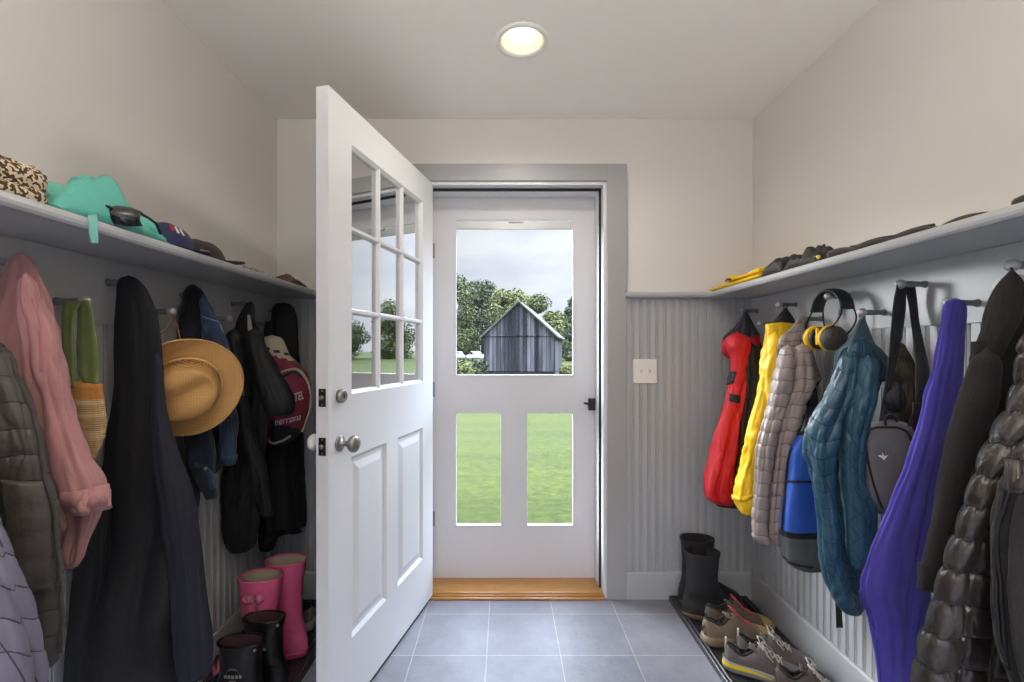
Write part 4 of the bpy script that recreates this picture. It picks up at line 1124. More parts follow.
for kind, q in prof:
    ring = []
    for k in range(n):
        a = 2 * math.pi * k / n
        ca, sa = math.cos(a), math.sin(a)
        rc = 0.086 + 0.014 * abs(ca)**2          # crown oval, long along the crease (hx turned)
        if kind == 'b':
            R = rc + q * 0.060
            lift = 0.034 * q**2 * abs(sa)**2.2 - 0.010 * q**2 * abs(ca)**3 + 0.004 * math.sin(3 * a + 1) * q
            ring.append((R * ca, R * sa, lift))
        elif kind == 's':
            hh = crown_h(0.97, a) * q; R = rc * (1 - 0.14 * q**2)
            ring.append((R * ca, R * sa, hh))
        else:
            R = rc * 0.86 * q; ring.append((R * ca, R * sa, crown_h(q, a)))
    rings.append(ring)
rot = Matrix.Rotation(math.radians(28), 3, 'Z')
rings = [[rot @ Vector(p) for p in r] for r in rings]
bi = [i for i, (k, q) in enumerate(prof) if k == 'b']
m1 = MB(); m1.rings([rings[i] for i in bi], 0, False, False); ob = m1.build('brim', M_straw, t, True)
so = ob.modifiers.new('thickness', 'SOLIDIFY'); so.thickness = 0.003
m1 = MB(); m1.tube([Vector(p) for p in rings[0]] + [Vector(rings[0][0])], 0.003, 8); m1.build('brim_edge', material('straw binding', '#b98c54', 0.7), ob, True)
m1 = MB(); m1.rings(rings[7:], 0, False, True); oc = m1.build('crown', M_straw, t, True)
# diamond openings woven into the crown band
m1 = MB()
for row in range(3):
    for k in range(34):
        a = 2 * math.pi * (k + 0.5 * (row % 2)) / 34; ca, sa = math.cos(a), math.sin(a); rc = 0.086 + 0.014 * abs(ca)**2
        hh = 0.034 + 0.0085 * row; q = hh / 0.088; R = rc * (1 - 0.14 * q**2) + 0.0022; ta = Vector((-sa, ca, 0)) * 0.0062
        c0 = Vector((R * ca, R * sa, hh)); w_ = Vector((0, 0, 0.0042))
        m1.add([rot @ (c0 - ta), rot @ (c0 - w_), rot @ (c0 + ta), rot @ (c0 + w_)], [(0, 1, 2, 3)])
m1.build('openings', M_hole, oc)
m1 = MB(); pts = [(1.002 * p[0], 1.002 * p[1], p[2] + 0.010) for p in rings[7]]; m1.tube(pts + [pts[0]], 0.004, 8); m1.build('hat_band', material('straw band', '#c79c60', 0.7), oc, True)
inv = HM.transposed()
m1 = MB(); tip = Vector((-1.070, 1.516, 1.372)) 
for u_, v_ in ((161, 334), (180.5, 340)):
    p = W(u_, v_, 1.45); m1.tube([inv @ (tip - hatc), inv @ ((tip + p) / 2 - hatc + Vector((0.004, 0, -0.006))), inv @ (p - hatc)], 0.0022, 8)
m1.build('hanging_cord', material('leather cord', '#9a6b45', 0.7), t, True)

# --- denim jacket
t = thing('denim_jacket', 'faded blue denim jacket hanging behind the straw hat', 'jacket', gloc(1.64, -1), group='hanging jackets')
M_den = cloth('faded denim', '#34476a', 0.9, weave=0.6, wscale=240, col2='#1d2638', vscale=5, crumple=0.5, cscale=16)
M_dend = cloth('dark denim', '#1c2231', 0.9, weave=0.5, wscale=240, crumple=0.4)
M_dark = cloth('dark lining', '#14151b', 0.9, crumple=0.3)
b = Cloth(-1, [(286, 188, 197), (290, 183, 203), (300, 180, 209), (316, 178, 217), (335, 178, 224), (350, 178, 229), (380, 182, 232), (420, 184, 232), (450, 186, 230), (468, 187, 222), (478, 188, 210)], 1.66, folds=(4, 7), amp=0.14, seed=70, wr=0.007)
b.build('body', [M_dark, M_dend], t, matfn=lambda i, j, c: 0 if c.v[i] < 322 else 1)
s = Cloth(-1, [(300, 199, 208), (320, 200, 219), (345, 204, 230), (370, 209, 236), (400, 214, 239), (425, 216, 239), (445, 217, 238), (463, 219, 237)], 1.62, rnd=True, folds=(3, 5), amp=0.16, seed=71, wr=0.009)
s.build('sleeve', M_den, t)
s.cord('shoulder_seam', cloth('denim stitching', '#7d8aa2', 0.9), s.obj, [(203, 318), (212, 319), (221, 324), (227, 334)], 0.0022, 0.001)
s.band('cuff', M_den, s.obj, [(219, 456), (228, 459), (237, 457)], 0.022, 0.003)
s = Cloth(-1, [(430, 186, 214), (455, 188, 218), (470, 192, 217), (480, 197, 218), (490, 202, 219), (497, 205, 218)], 1.56, rnd=True, folds=(3, 5), amp=0.14, seed=72, wr=0.007)
s.build('sleeve', M_dend, t)
s.band('cuff', M_den, s.obj, [(194, 464), (204, 470), (211, 480), (213, 490)], 0.020, 0.003)
mb = MB(); mb.lathe([(0.006, 0), (0.006, 0.003), (0.003, 0.004)], 12, Vector(s.at(*s.idx(205, 470), 0.006)), (0.4, -0.9, 0.1)); mb.build('button', material('copper button', '#b08c5a', 0.35, metal=0.9), s.obj, True, True)
s = Cloth(-1, [(440, 186, 208), (480, 187, 204), (505, 187, 201), (522, 188, 200)], 1.58, rnd=True, folds=(3,), amp=0.14, seed=73)
s.build('lower_panel', M_dend, t)

# --- black hooded jacket
t = thing('hooded_jacket', 'black hooded jacket with a sleeve across the maroon backpack', 'jacket', gloc(1.92, -1), group='hanging jackets')
M_bk2 = cloth('black softshell', '#0d0e11', 0.7, crumple=0.3, sheen=0.0)
b = Cloth(-1, [(303, 247, 254), (310, 242, 256), (320, 239, 257), (334, 236, 262), (350, 234, 266), (375, 232, 270), (400, 230, 272), (440, 227, 270), (480, 221, 264), (520, 219, 259), (543, 222, 256), (551, 228, 248)], 1.88, folds=(4, 7), amp=0.14, seed=75, wr=0.007)
b.build('body', M_bk2, t)
s = Cloth(-1, [(336, 244, 264), (350, 246, 270), (364, 249, 278), (377, 252, 284), (390, 256, 290), (400, 259, 294), (408, 262, 294), (414, 266, 288)], 1.74, rnd=True, folds=(3, 5), amp=0.1, seed=76, wr=0.007)
s.build('sleeve', M_bk2, t)
strap('neck_tape', cloth('pale neck tape', '#a7a19d', 0.8), t, [(315, 247.5, 249.5, 1.84), (325, 247.5, 251.5, 1.83), (335, 249, 253, 1.82), (345, 250.5, 254, 1.81)])
s2 = Cloth(-1, [(335, 226, 242), (380, 232, 246), (430, 238, 256), (470, 250, 268), (500, 256, 272), (515, 262, 272)], 1.78, rnd=True, folds=(3, 5), amp=0.14, seed=77)
s2.build('sleeve', M_bk2, t)
v2, f2 = text_mesh('NE')
s2.decal('print', material('grey print', '#8b8b90', 0.7), t, v2, f2, (238.5, 395), (244, 393.5), (238.5, 389.5), 0.003, label='small grey lettering')

# --- maroon backpack
t = thing('backpack', 'maroon and cream backpack hanging behind the sleeve of the black hooded jacket', 'backpack', gloc(2.1, -1), group='backpacks')
M_mar = cloth('maroon nylon', '#7d1f3a', 0.6, crumple=0.25, var=0.12)
M_crm = cloth('cream nylon', '#b9ae98', 0.7, crumple=0.35)
b = Cloth(-1, [(337, 264, 280), (341, 260, 284), (352, 258, 288), (362, 259, 297), (374, 261, 307), (384, 262, 311), (395, 262, 312), (412, 263, 309), (428, 265, 304), (438, 268, 296), (445, 273, 284)], 2.02, p=2.8, folds=(4,), amp=0.04, seed=80, wr=0.006, amax=0.2)
def packmat(i, j, c):
    p = c.P[i, j]; u, v = px(p)
    s_ = v - (u - 285) * 0.28
    if s_ < 352: return 1
    if s_ < 353.5: return 2
    if s_ < 358: return 1
    if s_ > 424 and u > 270: return 2
    return 0
b.build('pack_body', [M_mar, M_crm, M_blk], t, matfn=packmat)
b.band('pocket_rim', M_crm, t, [(276, 378), (284, 372), (294, 370), (302, 374), (308, 384), (310, 396)], 0.012, 0.005)
b.cord('zip', M_blk, t, [(280, 379), (287, 375), (295, 373), (302, 377)], 0.005, 0.006)
b.band('piping', M_crm, t, [(265, 428), (268, 438), (274, 444), (282, 441), (290, 436)], 0.010, 0.004)
b.cord('piping', M_crm, t, [(311, 396), (309, 410), (305, 424), (301, 432)], 0.005, 0.003)
wp = material('white lettering', '#d9d4d2', 0.6)
v2, f2 = text_mesh('TEL'); b.decal('lettering', wp, t, v2, f2, (295, 401), (303, 398.5), (295, 394.5), 0.007)
v2, f2 = text_mesh('nørrøna'); b.decal('lettering', wp, t, v2, f2, (276, 426.5), (300, 419), (276, 420), 0.007)
strap('shoulder_strap', M_blk, t, [(321, 266, 272, 2.13), (330, 264, 272, 2.1), (342, 264, 272, 2.06), (352, 266, 274, 2.02)], 0.006)

# --- black coat in the corner
t = thing('black_coat', 'plain black coat hanging in the corner behind the maroon backpack', 'coat', gloc(2.27, -1), group='hanging jackets')
b = Cloth(-1, [(304, 275, 291), (310, 271, 296), (322, 270, 299), (340, 268, 300), (370, 264, 302), (410, 260, 304), (450, 258, 305), (490, 258, 306), (520, 258, 307), (529, 262, 306)], 2.24, folds=(4, 7), amp=0.14, seed=82, wr=0.006)
b.build('body', M_bk2, t)
s = Cloth(-1, [(340, 264, 284), (400, 262, 284), (450, 258, 284), (500, 257, 282), (540, 258, 278), (549, 260, 274)], 2.14, rnd=True, folds=(3, 5), amp=0.12, seed=83)
s.build('sleeve', M_bk2, t)
# ================================================================== THINGS ON THE SHELVES
ST = 1.554
def heap(root, name, mat, x0, x1, ys, hs, seed=1, nx=26, ny=60, crease=0.25, freq=18, edge=0.35, label=None, lean=0.0):
    """crumpled cloth lying on a shelf: outline x0..x1, its height given along the shelf"""
    o = Vector((seed * 3.1, seed * 1.7, seed)); vs = []; fs = []
    yy = np.linspace(ys[0], ys[-1], ny); hh = pchip(ys, hs, yy)
    for i, (y, h) in enumerate(zip(yy, hh)):
        ey = min(1, min(i, ny - 1 - i) / (ny * 0.10))
        for j in range(nx):
            f = j / (nx - 1)
            cross = max(0.0, 1 - abs(2 * f - 1 - lean)**2.6 / (1 + abs(lean))**2.6)**edge
            wob = 0.012 * noise.noise(Vector((f * 2, y * 9, seed)) + o)
            x = x0 + (x1 - x0) * f
            n1 = abs(noise.noise(Vector((x * freq, y * freq * 0.8, 0)) + o)); n2 = abs(noise.noise(Vector((x * freq * 2.3, y * freq * 2.1, 3)) + o))
            z = h * cross * (0.25 + 0.75 * math.sin(ey * math.pi / 2)) * (1 - crease + crease * 2.0 * (0.7 * n1 + 0.4 * n2))
            vs.append((x + wob * (z > 0.01), y + 0.01 * noise.noise(Vector((x * 20, y * 12, 9)) + o), ST + 0.001 + max(z, 0.0)))
    for i in range(ny - 1):
        for j in range(nx - 1): fs.append((i*nx + j, (i+1)*nx + j, (i+1)*nx + j + 1, i*nx + j + 1))
    # underside
    n0 = len(vs); ring = [j for j in range(nx)] + [i*nx + nx - 1 for i in range(1, ny)] + [(ny-1)*nx + j for j in range(nx-2, -1, -1)] + [i*nx for i in range(ny-2, 0, -1)]
    fs.append(tuple(ring))
    return mesh_obj(name, vs, fs, mat, root, True, True, None, label)

# chunky knit roll
t = thing('knit_scarf', 'chunky brown and cream knitted scarf rolled on the shelf beside the teal garment', 'scarf', (-1.0, 0.88, ST))
def knit_mat():
    m = bpy.data.materials.new('brown and cream knit'); m.use_nodes = True; nt = m.node_tree; b = nt.nodes['Principled BSDF']; b.inputs['Roughness'].default_value = 0.95
    tc = nt.nodes.new('ShaderNodeTexCoord'); nz = _n(nt, 'ShaderNodeTexNoise', Scale=150.0, Detail=0.0); nt.links.new(tc.outputs['Object'], nz.inputs['Vector'])
    rp = nt.nodes.new('ShaderNodeValToRGB'); rp.color_ramp.interpolation = 'CONSTANT'
    rp.color_ramp.elements[0].position = 0.0; rp.color_ramp.elements[0].color = srgb('#4a3a2d'); rp.color_ramp.elements[1].position = 0.5; rp.color_ramp.elements[1].color = srgb('#cdbb9d')
    nt.links.new(nz.outputs['Fac'], rp.inputs[0]); nt.links.new(rp.outputs[0], b.inputs['Base Color']); return m
M_knit = knit_mat()
def knit_roll(name, parent, a, b, r, mats, seed):
    a = Vector(a); b = Vector(b); d = (b - a).normalized(); u = d.orthogonal().normalized(); w = d.cross(u)
    L = (b - a).length; N = int(L / 0.0035); M = 64; vs = []; fs = []
    for i in range(N + 1):
        q = i / N; s = q * L; e = min(1, min(q, 1 - q) * L / 0.03); e = math.sqrt(max(0, 1 - (1 - e)**2)) if e < 1 else 1
        for k in range(M):
            th = 2 * math.pi * k / M
            st = abs(math.sin(s / 0.018 * math.pi + 1.2 * abs(math.sin(th * 6)))) ; rb = abs(math.sin(th * 6))
            R = r * max(e, 0.02) * (1 + 0.12 * (st**0.6) * (rb**0.5) - 0.08 + 0.05 * math.sin(3 * th + s * 20 + seed))
            vs.append(a + d * s + u * R * math.cos(th) + w * R * math.sin(th))
    for i in range(N):
        for k in range(M): fs.append((i*M + k, i*M + (k+1) % M, (i+1)*M + (k+1) % M, (i+1)*M + k))
    return mesh_obj(name, vs, fs, mats, parent, True, True)
knit_roll('roll', t, (-1.035, 0.70, ST + 0.062), (-0.985, 1.00, ST + 0.050), 0.038, M_knit, 1)
knit_roll('lower_fold', t, (-1.005, 0.68, ST + 0.018), (-0.96, 0.985, ST + 0.017), 0.018, knit_mat(), 2)

# teal garment
t = thing('windbreaker', 'crumpled teal green thin jacket heaped on the shelf', 'jacket', (-1.0, 1.15, ST))
M_tq = cloth('teal green nylon', '#5cb3a1', 0.6, crumple=0.2, var=0.08, sheen=0.05)
heap(t, 'bundle', M_tq, -1.12, -0.93, [0.985, 1.02, 1.05, 1.10, 1.15, 1.19, 1.22, 1.25, 1.28, 1.31], [0.08, 0.105, 0.12, 0.13, 0.135, 0.125, 0.09, 0.08, 0.06, 0.02], 3, 48, 110, 0.6, 9, 0.4)
def fold_leaf(y0, y1, x, h, seed, bulge=0.03):
    N, M = 24, 18; vs = []; fs = []
    for i in range(N + 1):
        q = i / N
        for j in range(M + 1):
            f = j / M
            y = y0 + (y1 - y0) * q
            z = ST + 0.004 + h * math.sin(math.pi * (0.12 + 0.8 * q))**0.7 * f
            xx = x + bulge * math.sin(math.pi * f) * math.sin(math.pi * q) - 0.07 * f * f + 0.006 * math.sin(9 * q + seed)
            vs.append((xx, y + 0.02 * f * math.sin(3 * q + seed), z))
    for i in range(N):
        for j in range(M): b = i*(M+1) + j; fs.append((b, b + M + 1, b + M + 2, b + 1))
    o = mesh_obj('flap', vs, fs, M_tq, t, True, True); so = o.modifiers.new('thickness', 'SOLIDIFY'); so.thickness = 0.003; return o
fold_leaf(0.99, 1.13, -0.955, 0.085, 1); fold_leaf(1.08, 1.24, -0.965, 0.125, 2.2, 0.035); fold_leaf(1.19, 1.335, -0.95, 0.075, 4)
strap('strap', cloth('pale teal tape', '#7fc3b4', 0.7, crumple=0.1), t, [(214, 87.5, 96.5, 1.06), (218, 88, 97, 1.030), (222, 88.5, 97.3, 1.026), (232, 89, 97.5, 1.026), (243, 91, 98, 1.026)], 0.002)

# sunglasses
t = thing('sunglasses', 'shiny black wraparound sunglasses lying on the shelf against the teal jacket', 'sunglasses', (-0.95, 1.105, ST), math.radians(-80))
M_lens = material('black gloss lens', '#101012', 0.08, coat=0.6)
for sg in (-1, 1):
    vs = []; fs = []; N, M = 14, 10
    for i in range(N + 1):
        for j in range(M + 1):
            a = -0.15 + 1.0 * i / N; q = j / M - 0.5
            hh = 0.046 * (1 - 0.35 * (i / N)**3) * (1 - 0.2 * (1 - i / N)**4)
            vs.append((0.055 * math.cos(a * 1.1) - 0.012 * q * q * 4 - 0.055, sg * (0.012 + 0.062 * math.sin(a) + 0.01), 0.027 + hh * q))
    for i in range(N):
        for j in range(M): b = i*(M+1) + j; fs.append((b, b + 1, b + M + 2, b + M + 1))
    o = mesh_obj('lens', vs, fs, M_lens, t); so = o.modifiers.new('thickness', 'SOLIDIFY'); so.thickness = 0.003
    mb = MB(); mb.tube([(-0.025, sg * 0.066, 0.040), (-0.06, sg * 0.068, 0.038), (-0.10, sg * 0.066, 0.034), (-0.135, sg * 0.060, 0.016)], [0.004, 0.003, 0.003, 0.004], 8); mb.build('temple_arm', M_black, t, True)
mb = MB(); mb.tube([(0.0, -0.02, 0.043), (0.006, 0, 0.045), (0.0, 0.02, 0.043)], 0.004, 8); mb.build('bridge', M_black, t, True)

# caps
def cap(label, loc, rz, mat, h=0.085, brim_mat=None, rx=0.098, ry=0.080):
    t = thing('baseball_cap', label, 'cap', loc, rz, 'caps on the shelf')
    N, M = 18, 48; vs = []; fs = []
    for i in range(N + 1):
        a = (math.pi / 2) * i / N
        for k in range(M):
            b = 2 * math.pi * k / M; r = math.cos(a)**0.75
            dent = 1 - 0.10 * math.exp(-((math.sin(b) * r) / 0.35)**2) * math.sin(a) + 0.03 * math.sin(6 * b) * math.sin(2 * a)
            vs.append((rx * r * math.cos(b), ry * r * math.sin(b), 0.002 + h * math.sin(a)**1.1 * dent))
    for i in range(N):
        for k in range(M): fs.append((i*M + k, i*M + (k+1) % M, (i+1)*M + (k+1) % M, (i+1)*M + k))
    mesh_obj('crown', vs, fs, mat, t)
    vs = []; fs = []; n2 = 20; m2 = 8
    for i in range(n2 + 1):
        b = -1.15 + 2.3 * i / n2
        for j in range(m2 + 1):
            q = j / m2; L = 0.072 * math.cos(b * 1.15)**0.8 * q if abs(b) < 1.36 else 0
            vs.append((rx * math.cos(b) + L, (ry + 0.004 * q) * math.sin(b), 0.008 + 0.016 * (1 - (b / 1.15)**2) * q * 0.9))
    for i in range(n2):
        for j in range(m2): c = i*(m2+1) + j; fs.append((c, c + 1, c + m2 + 2, c + m2 + 1))
    o = mesh_obj('brim', vs, fs, brim_mat or mat, t); so = o.modifiers.new('thickness', 'SOLIDIFY'); so.thickness = 0.004
    mb = MB(); mb.tube([vs[i*(m2+1) + m2] for i in range(n2 + 1)], 0.0018, 6); mb.build('brim_stitching', material('pale stitching', '#a9a8a6', 0.8), o, True)
    mb = MB(); mb.lathe([(0.007, 0), (0.006, 0.004), (0.001, 0.006)], 12, (0, 0, 0.0 + h * 0.9)); mb.build('top_button', mat, t, True)
    return t
c1 = cap('navy baseball cap with a red and white front patch on the shelf', (-1.0, 1.36, ST), math.radians(84), cloth('navy cotton twill', '#232a4d', 0.85, crumple=0.15), 0.075)
mb = MB()
for k, (y, m_) in enumerate(((0.0, 0), (0.018, 1), (0.030, 1))):
    vs = []
    for f in (0, 1):
        for g in (0, 1):
            ph = math.radians(-112 + k * 10 + 6 * f); a = 0.55 + 0.32 * g - 0.04 * k
            r = math.cos(a)**0.75; vs.append((0.100 * r * math.cos(ph), 0.082 * r * math.sin(ph), 0.004 + 0.077 * math.sin(a)**1.1))
    mb.add(vs, [(0, 1, 3, 2)], m_)
mb.build('patch', [material('red patch', '#a3232f', 0.8), material('white patch', '#d9d5d2', 0.8)], c1)
cap('dark brown baseball cap behind the navy cap on the shelf', (-1.03, 1.555, ST), math.radians(62), cloth('dark brown cotton', '#38302a', 0.9, crumple=0.2), 0.072)

t = thing('knotted_cord', 'thin grey knotted cord lying on the shelf beyond the caps', 'cord', (-0.98, 1.9, ST))
pts = [(-1.0 + 0.02 * math.sin(k * 0.9), 1.80 + 0.20 * k / 40, ST + 0.008 + 0.010 * abs(math.sin(k * 0.55)) * (1 - k / 60)) for k in range(41)]
mb = MB(); mb.tube(pts, [0.006 + 0.003 * abs(math.sin(k * 1.3)) for k in range(41)], 8); mb.build('cord', cloth('grey cord', '#8d8780', 0.9, weave=0.6, wscale=200), t, True, True)
mb = MB()
for k in range(3): 
    q = pts[4 + k * 6]; mb.tube([(q[0] - 0.01, q[1] - 0.008, q[2] + 0.004), (q[0], q[1], q[2] + 0.015), (q[0] + 0.012, q[1] + 0.006, q[2] + 0.004)], 0.006, 8)
mb.build('knot', cloth('pale grey cord', '#a19b93', 0.9), t, True, True)
t = thing('cloth_pouch', 'small brown crumpled pouch at the far end of the shelf near the open door', 'pouch', (-0.98, 2.14, ST))
M_lea = cloth('brown leather', '#5a4637', 0.6, crumple=0.4, sheen=0)
heap(t, 'pouch_body', M_lea, -1.03, -0.94, [2.05, 2.10, 2.16, 2.22, 2.25], [0.02, 0.045, 0.04, 0.03, 0.015], 7, 20, 30, 0.3, 25)
mb = MB(); mb.tube([(-0.945, 2.07, ST + 0.006), (-0.94, 2.13, ST + 0.022), (-0.945, 2.2, ST + 0.008)], 0.003, 8); mb.build('drawstring', M_black, t, True, True)

# the other shelf
t = thing('folded_rainwear', 'folded yellow waterproof lying at the end of the shelf above the red jacket', 'rainwear', (1.1, 2.12, ST))
for k, (x0, x1, y0, y1, z0) in enumerate(((1.026, 1.20, 1.90, 2.365, 0.001), (1.030, 1.19, 1.91, 2.20, 0.023))):
    N = 40; rings = []
    for i in range(N + 1):
        q = i / N; y = y0 + (y1 - y0) * q; e = min(1, min(q, 1 - q) / 0.04); e = 0.35 + 0.65 * math.sqrt(max(0, 1 - (1 - e)**2)); ring = []
        for j in range(28):
            a = 2 * math.pi * j / 28; ca, sa = math.cos(a), math.sin(a)
            sx = math.copysign(abs(ca)**0.5, ca); sz = math.copysign(abs(sa)**0.6, sa)
            hh = 0.0105 * e * (1 + 0.35 * noise.noise(Vector((ca * 2, y * 14, k)))); skew = 0.004 * math.sin(q * 3 + k)
            ring.append(((x0 + x1) / 2 + skew + (x1 - x0) / 2 * sx, y, ST + z0 + 0.0105 + hh * sz + (0.006 * math.sin(y * 30) if k and sz > 0 else 0)))
        rings.append(ring)
    mb = MB(); mb.rings(rings); mb.build('folded_layer', M_yel, t, True, True)
mb = MB(); mb.tube([(1.030, 2.14, ST + 0.030), (1.026, 2.17, ST + 0.036), (1.034, 2.20, ST + 0.030)], 0.004, 8); mb.build('dark_hem', M_black, t, True, True)
t = thing('leather_gloves', 'crumpled black gloves heaped on the shelf next to the folded yellow waterproof', 'gloves', (1.1, 1.74, ST))
M_glv = cloth('black leather', '#24211f', 0.55, crumple=0.4, sheen=0)
heap(t, 'glove', M_glv, 1.03, 1.16, [1.76, 1.79, 1.83, 1.87, 1.90], [0.03, 0.075, 0.085, 0.075, 0.03], 11, 26, 34, 0.35, 16)
heap(t, 'glove', M_glv, 1.03, 1.15, [1.55, 1.60, 1.65, 1.70, 1.75], [0.03, 0.055, 0.07, 0.06, 0.03], 12, 26, 40, 0.5, 22)
mb = MB(); mb.box(1.035, 1.045, 1.555, 1.58, ST + 0.002, ST + 0.022); mb.build('cuff_tag', M_yelp, t, world=True, bevel=0.003, label='small yellow tag')
for (nm, lab, ya, yb, xa, xb, r0) in (('cloth_belt', 'long thin dark cloth belt lying on the shelf above the ear defenders and sling bag', 1.53, 1.08, 1.07, 1.11, 0.014), ('cloth_scarf', 'short dark cloth scarf on the shelf above the black fleece coat', 1.00, 0.70, 1.10, 1.12, 0.014)):
    t = thing(nm, lab, 'belt', ((xa + xb) / 2, (ya + yb) / 2, ST))
    N = 40; rings = []
    for i in range(N + 1):
        q = i / N; c0 = Vector((xa + (xb - xa) * q, ya + (yb - ya) * q, 0)); r = r0 * (0.75 + 0.45 * abs(math.sin(q * 11 + 1))) * (1 - 0.15 * q)
        rings.append([c0 + Vector((math.cos(a) * r * 1.5, 0, ST + 0.001 + r + math.sin(a) * r)) for a in [2*math.pi*k/16 for k in range(16)]])
    mb = MB(); mb.rings(rings); mb.build('cloth', cloth('dark brown cloth', '#35302d', 0.85), t, True, True)
    mb = MB(); mb.tube([(c.x, c.y, c.z) for c in [sum(r_, Vector((0, 0, 0))) / 16 + Vector((0, 0, r0)) for r_ in rings[6:30]]], 0.004, 8); mb.build('edge_binding', M_black, t, True, True)

# ================================================================== BOOT TRAYS, BOOTS AND SHOES
def tray(label, x0, x1, y0, y1):
    t = thing('boot_tray', label, 'boot tray', ((x0 + x1) / 2, (y0 + y1) / 2, 0), 0, 'boot trays')
    rr = []
    for ins, z in ((0.0, 0.0), (0.0, 0.024), (0.004, 0.028), (0.010, 0.028), (0.013, 0.022), (0.018, 0.022), (0.021, 0.026), (0.026, 0.026), (0.034, 0.008)):
        rr.append([(x0 + ins, y0 + ins, z), (x1 - ins, y0 + ins, z), (x1 - ins, y1 - ins, z), (x0 + ins, y1 - ins, z)])
    mb = MB(); mb.rings(rr, 0, True, True); mb.build('tray_rim', M_tray, t, world=True, bevel=0.0015)
    n = 9
    for k in range(n):
        x = x0 + 0.05 + (x1 - x0 - 0.1) * k / (n - 1)
        m2 = MB(); m2.tube([(x, y0 + 0.05, 0.0085), (x, y1 - 0.05, 0.0085)], 0.0025, 6); m2.build('ridge', M_tray, t, True, True)
    return t
M_tray = material('black plastic tray', '#2b2b2e', 0.35, bump=0.05, bscale=90)
tray('black plastic boot tray under the runners and brown walking shoes', 0.825, 1.215, 0.75, 2.368)
tray('black plastic boot tray under the pink rain boots behind the open door', -1.130, -0.775, 0.75, 2.33)
TZ = 0.012

def boot(label, loc, rz, mat, lining, sole, H=0.37, top=(0.082, 0.066), ankle=(0.056, 0.047), foot=0.175, group=None, name='rain_boot', hw_foot=0.047, tilt=0.0):
    t = thing(name, label, 'boot', loc, rz, group)
    zs = np.concatenate([np.linspace(0.022, 0.17, 22), np.linspace(0.185, H, 16)])
    fr = pchip([0.02, 0.04, 0.065, 0.09, 0.115, 0.145, 0.19, 0.26, H], [foot, foot + 0.004, foot - 0.008, foot - 0.055, ankle[0] + 0.035, ankle[0] + 0.012, ankle[0] + 0.002, (ankle[0] + top[0]) / 2, top[0]], zs)
    bk = pchip([0.02, 0.05, 0.10, 0.15, 0.22, H], [-0.086, -0.088, -0.080, -ankle[0] - 0.004, -ankle[0] - 0.004, -top[0]], zs)
    hw = pchip([0.02, 0.05, 0.09, 0.14, 0.20, H], [hw_foot, hw_foot + 0.002, hw_foot - 0.003, ankle[1], ankle[1] + 0.002, top[1]], zs)
    M = 40
    def ring(z, f, b, w, k=0.0):
        c = (f + b) / 2; h = (f - b) / 2 - k; L = (f - b)
        r = []
        for q in range(M):
            a = 2 * math.pi * q / M; ca, sa = math.cos(a), math.sin(a)
            eg = 1.0
            if L > 0.17: eg = 1 - 0.16 * max(0, -(ca + 0.1)) + 0.10 * math.exp(-((ca - 0.45) / 0.4)**2) * min(1, (L - 0.17) / 0.06)
            n_ = 0.0025 * noise.noise(Vector((ca * 2, sa * 2, z * 16))) 
            r.append((c + tilt * z * z * 0 + (h + n_) * math.copysign(abs(ca)**0.92, ca), (w - k) * eg * math.copysign(abs(sa)**0.9, sa), z))
        return r
    mb = MB(); mb.rings([ring(*q) for q in zip(zs, fr, bk, hw)], 0, True, False); up = mb.build('upper', mat, t, True)
    mb = MB(); mb.rings([ring(z, f, b, w, 0.005) for z, f, b, w in list(zip(zs, fr, bk, hw))[:20:-1]], 0, False, True); mb.build('lining', lining, t, True)
    mb = MB(); rt = ring(H, fr[-1], bk[-1], hw[-1], 0.0025); mb.tube([Vector(p) for p in rt] + [Vector(rt[0])], 0.0042, 8, cap=False); mb.build('top_rim', mat, t, True)
    so = [ring(z, fr[0] + e, bk[0] - e, hw[0] + e) for z, e in ((0.0, 0.001), (0.004, 0.004), (0.018, 0.004), (0.024, 0.002))]
    mb = MB(); mb.rings(so); mb.build('sole', sole, t, True)
    return t, up, (zs, fr, bk, hw)
M_prub = material('pink rubber', '#d35a83', 0.32, var=0.12, vscale=9)
M_pline = cloth('cream lining', '#a89b84', 0.9)
M_psole = material('rose rubber sole', '#a83a5d', 0.5)
PB = dict(H=0.385, top=(0.080, 0.060), ankle=(0.058, 0.046), foot=0.175)
t, up, q = boot('pink rubber rain boot with a printed bow, standing in front of its pair', (-0.935, 1.800, TZ), math.radians(180), M_prub, M_pline, M_psole, group='pink rain boots', **PB)
M_bow = material('patterned bow', '#d8718f', 0.6, col2='#38222a', var=0.5, vscale=60)
mb = MB()
xb = 0.057; zb = 0.325
for sg in (-1, 1):
    rings = []
    for k in range(9):
        f = k / 8; w_ = 0.007 + 0.014 * math.sin(math.pi * min(1, f * 1.1))**0.8
        rings.append([(xb + 0.006 * math.cos(a) + 0.002 - 0.006 * f, sg * 0.044 * f, zb + w_ * math.sin(a)) for a in [2*math.pi*i/10 for i in range(10)]])
    mb.rings(rings)
mb.lathe([(0.008, -0.006), (0.009, 0), (0.008, 0.006)], 10, (xb + 0.005, 0, zb), (0, 1, 0))
mb.tube([(xb + 0.006, 0.004, zb - 0.004), (xb + 0.002, 0.012, zb - 0.03), (xb, 0.014, zb - 0.045)], [0.003, 0.005, 0.004], 8)
mb.tube([(xb + 0.006, -0.004, zb - 0.004), (xb + 0.002, -0.012, zb - 0.03), (xb, -0.016, zb - 0.04)], [0.003, 0.005, 0.004], 8)
mb.v = [(p[1], p[0], p[2]) for p in mb.v]; mb.f = [f[::-1] for f in mb.f]
mb.build('bow', M_bow, t, True)
boot('plain pink rubber rain boot behind the one with a bow', (-0.900, 1.935, TZ), math.radians(180), M_prub, M_pline, M_psole, group='pink rain boots', **PB)
M_dkb = material('black brown rubber', '#0d0b0c', 0.4, var=0.2)
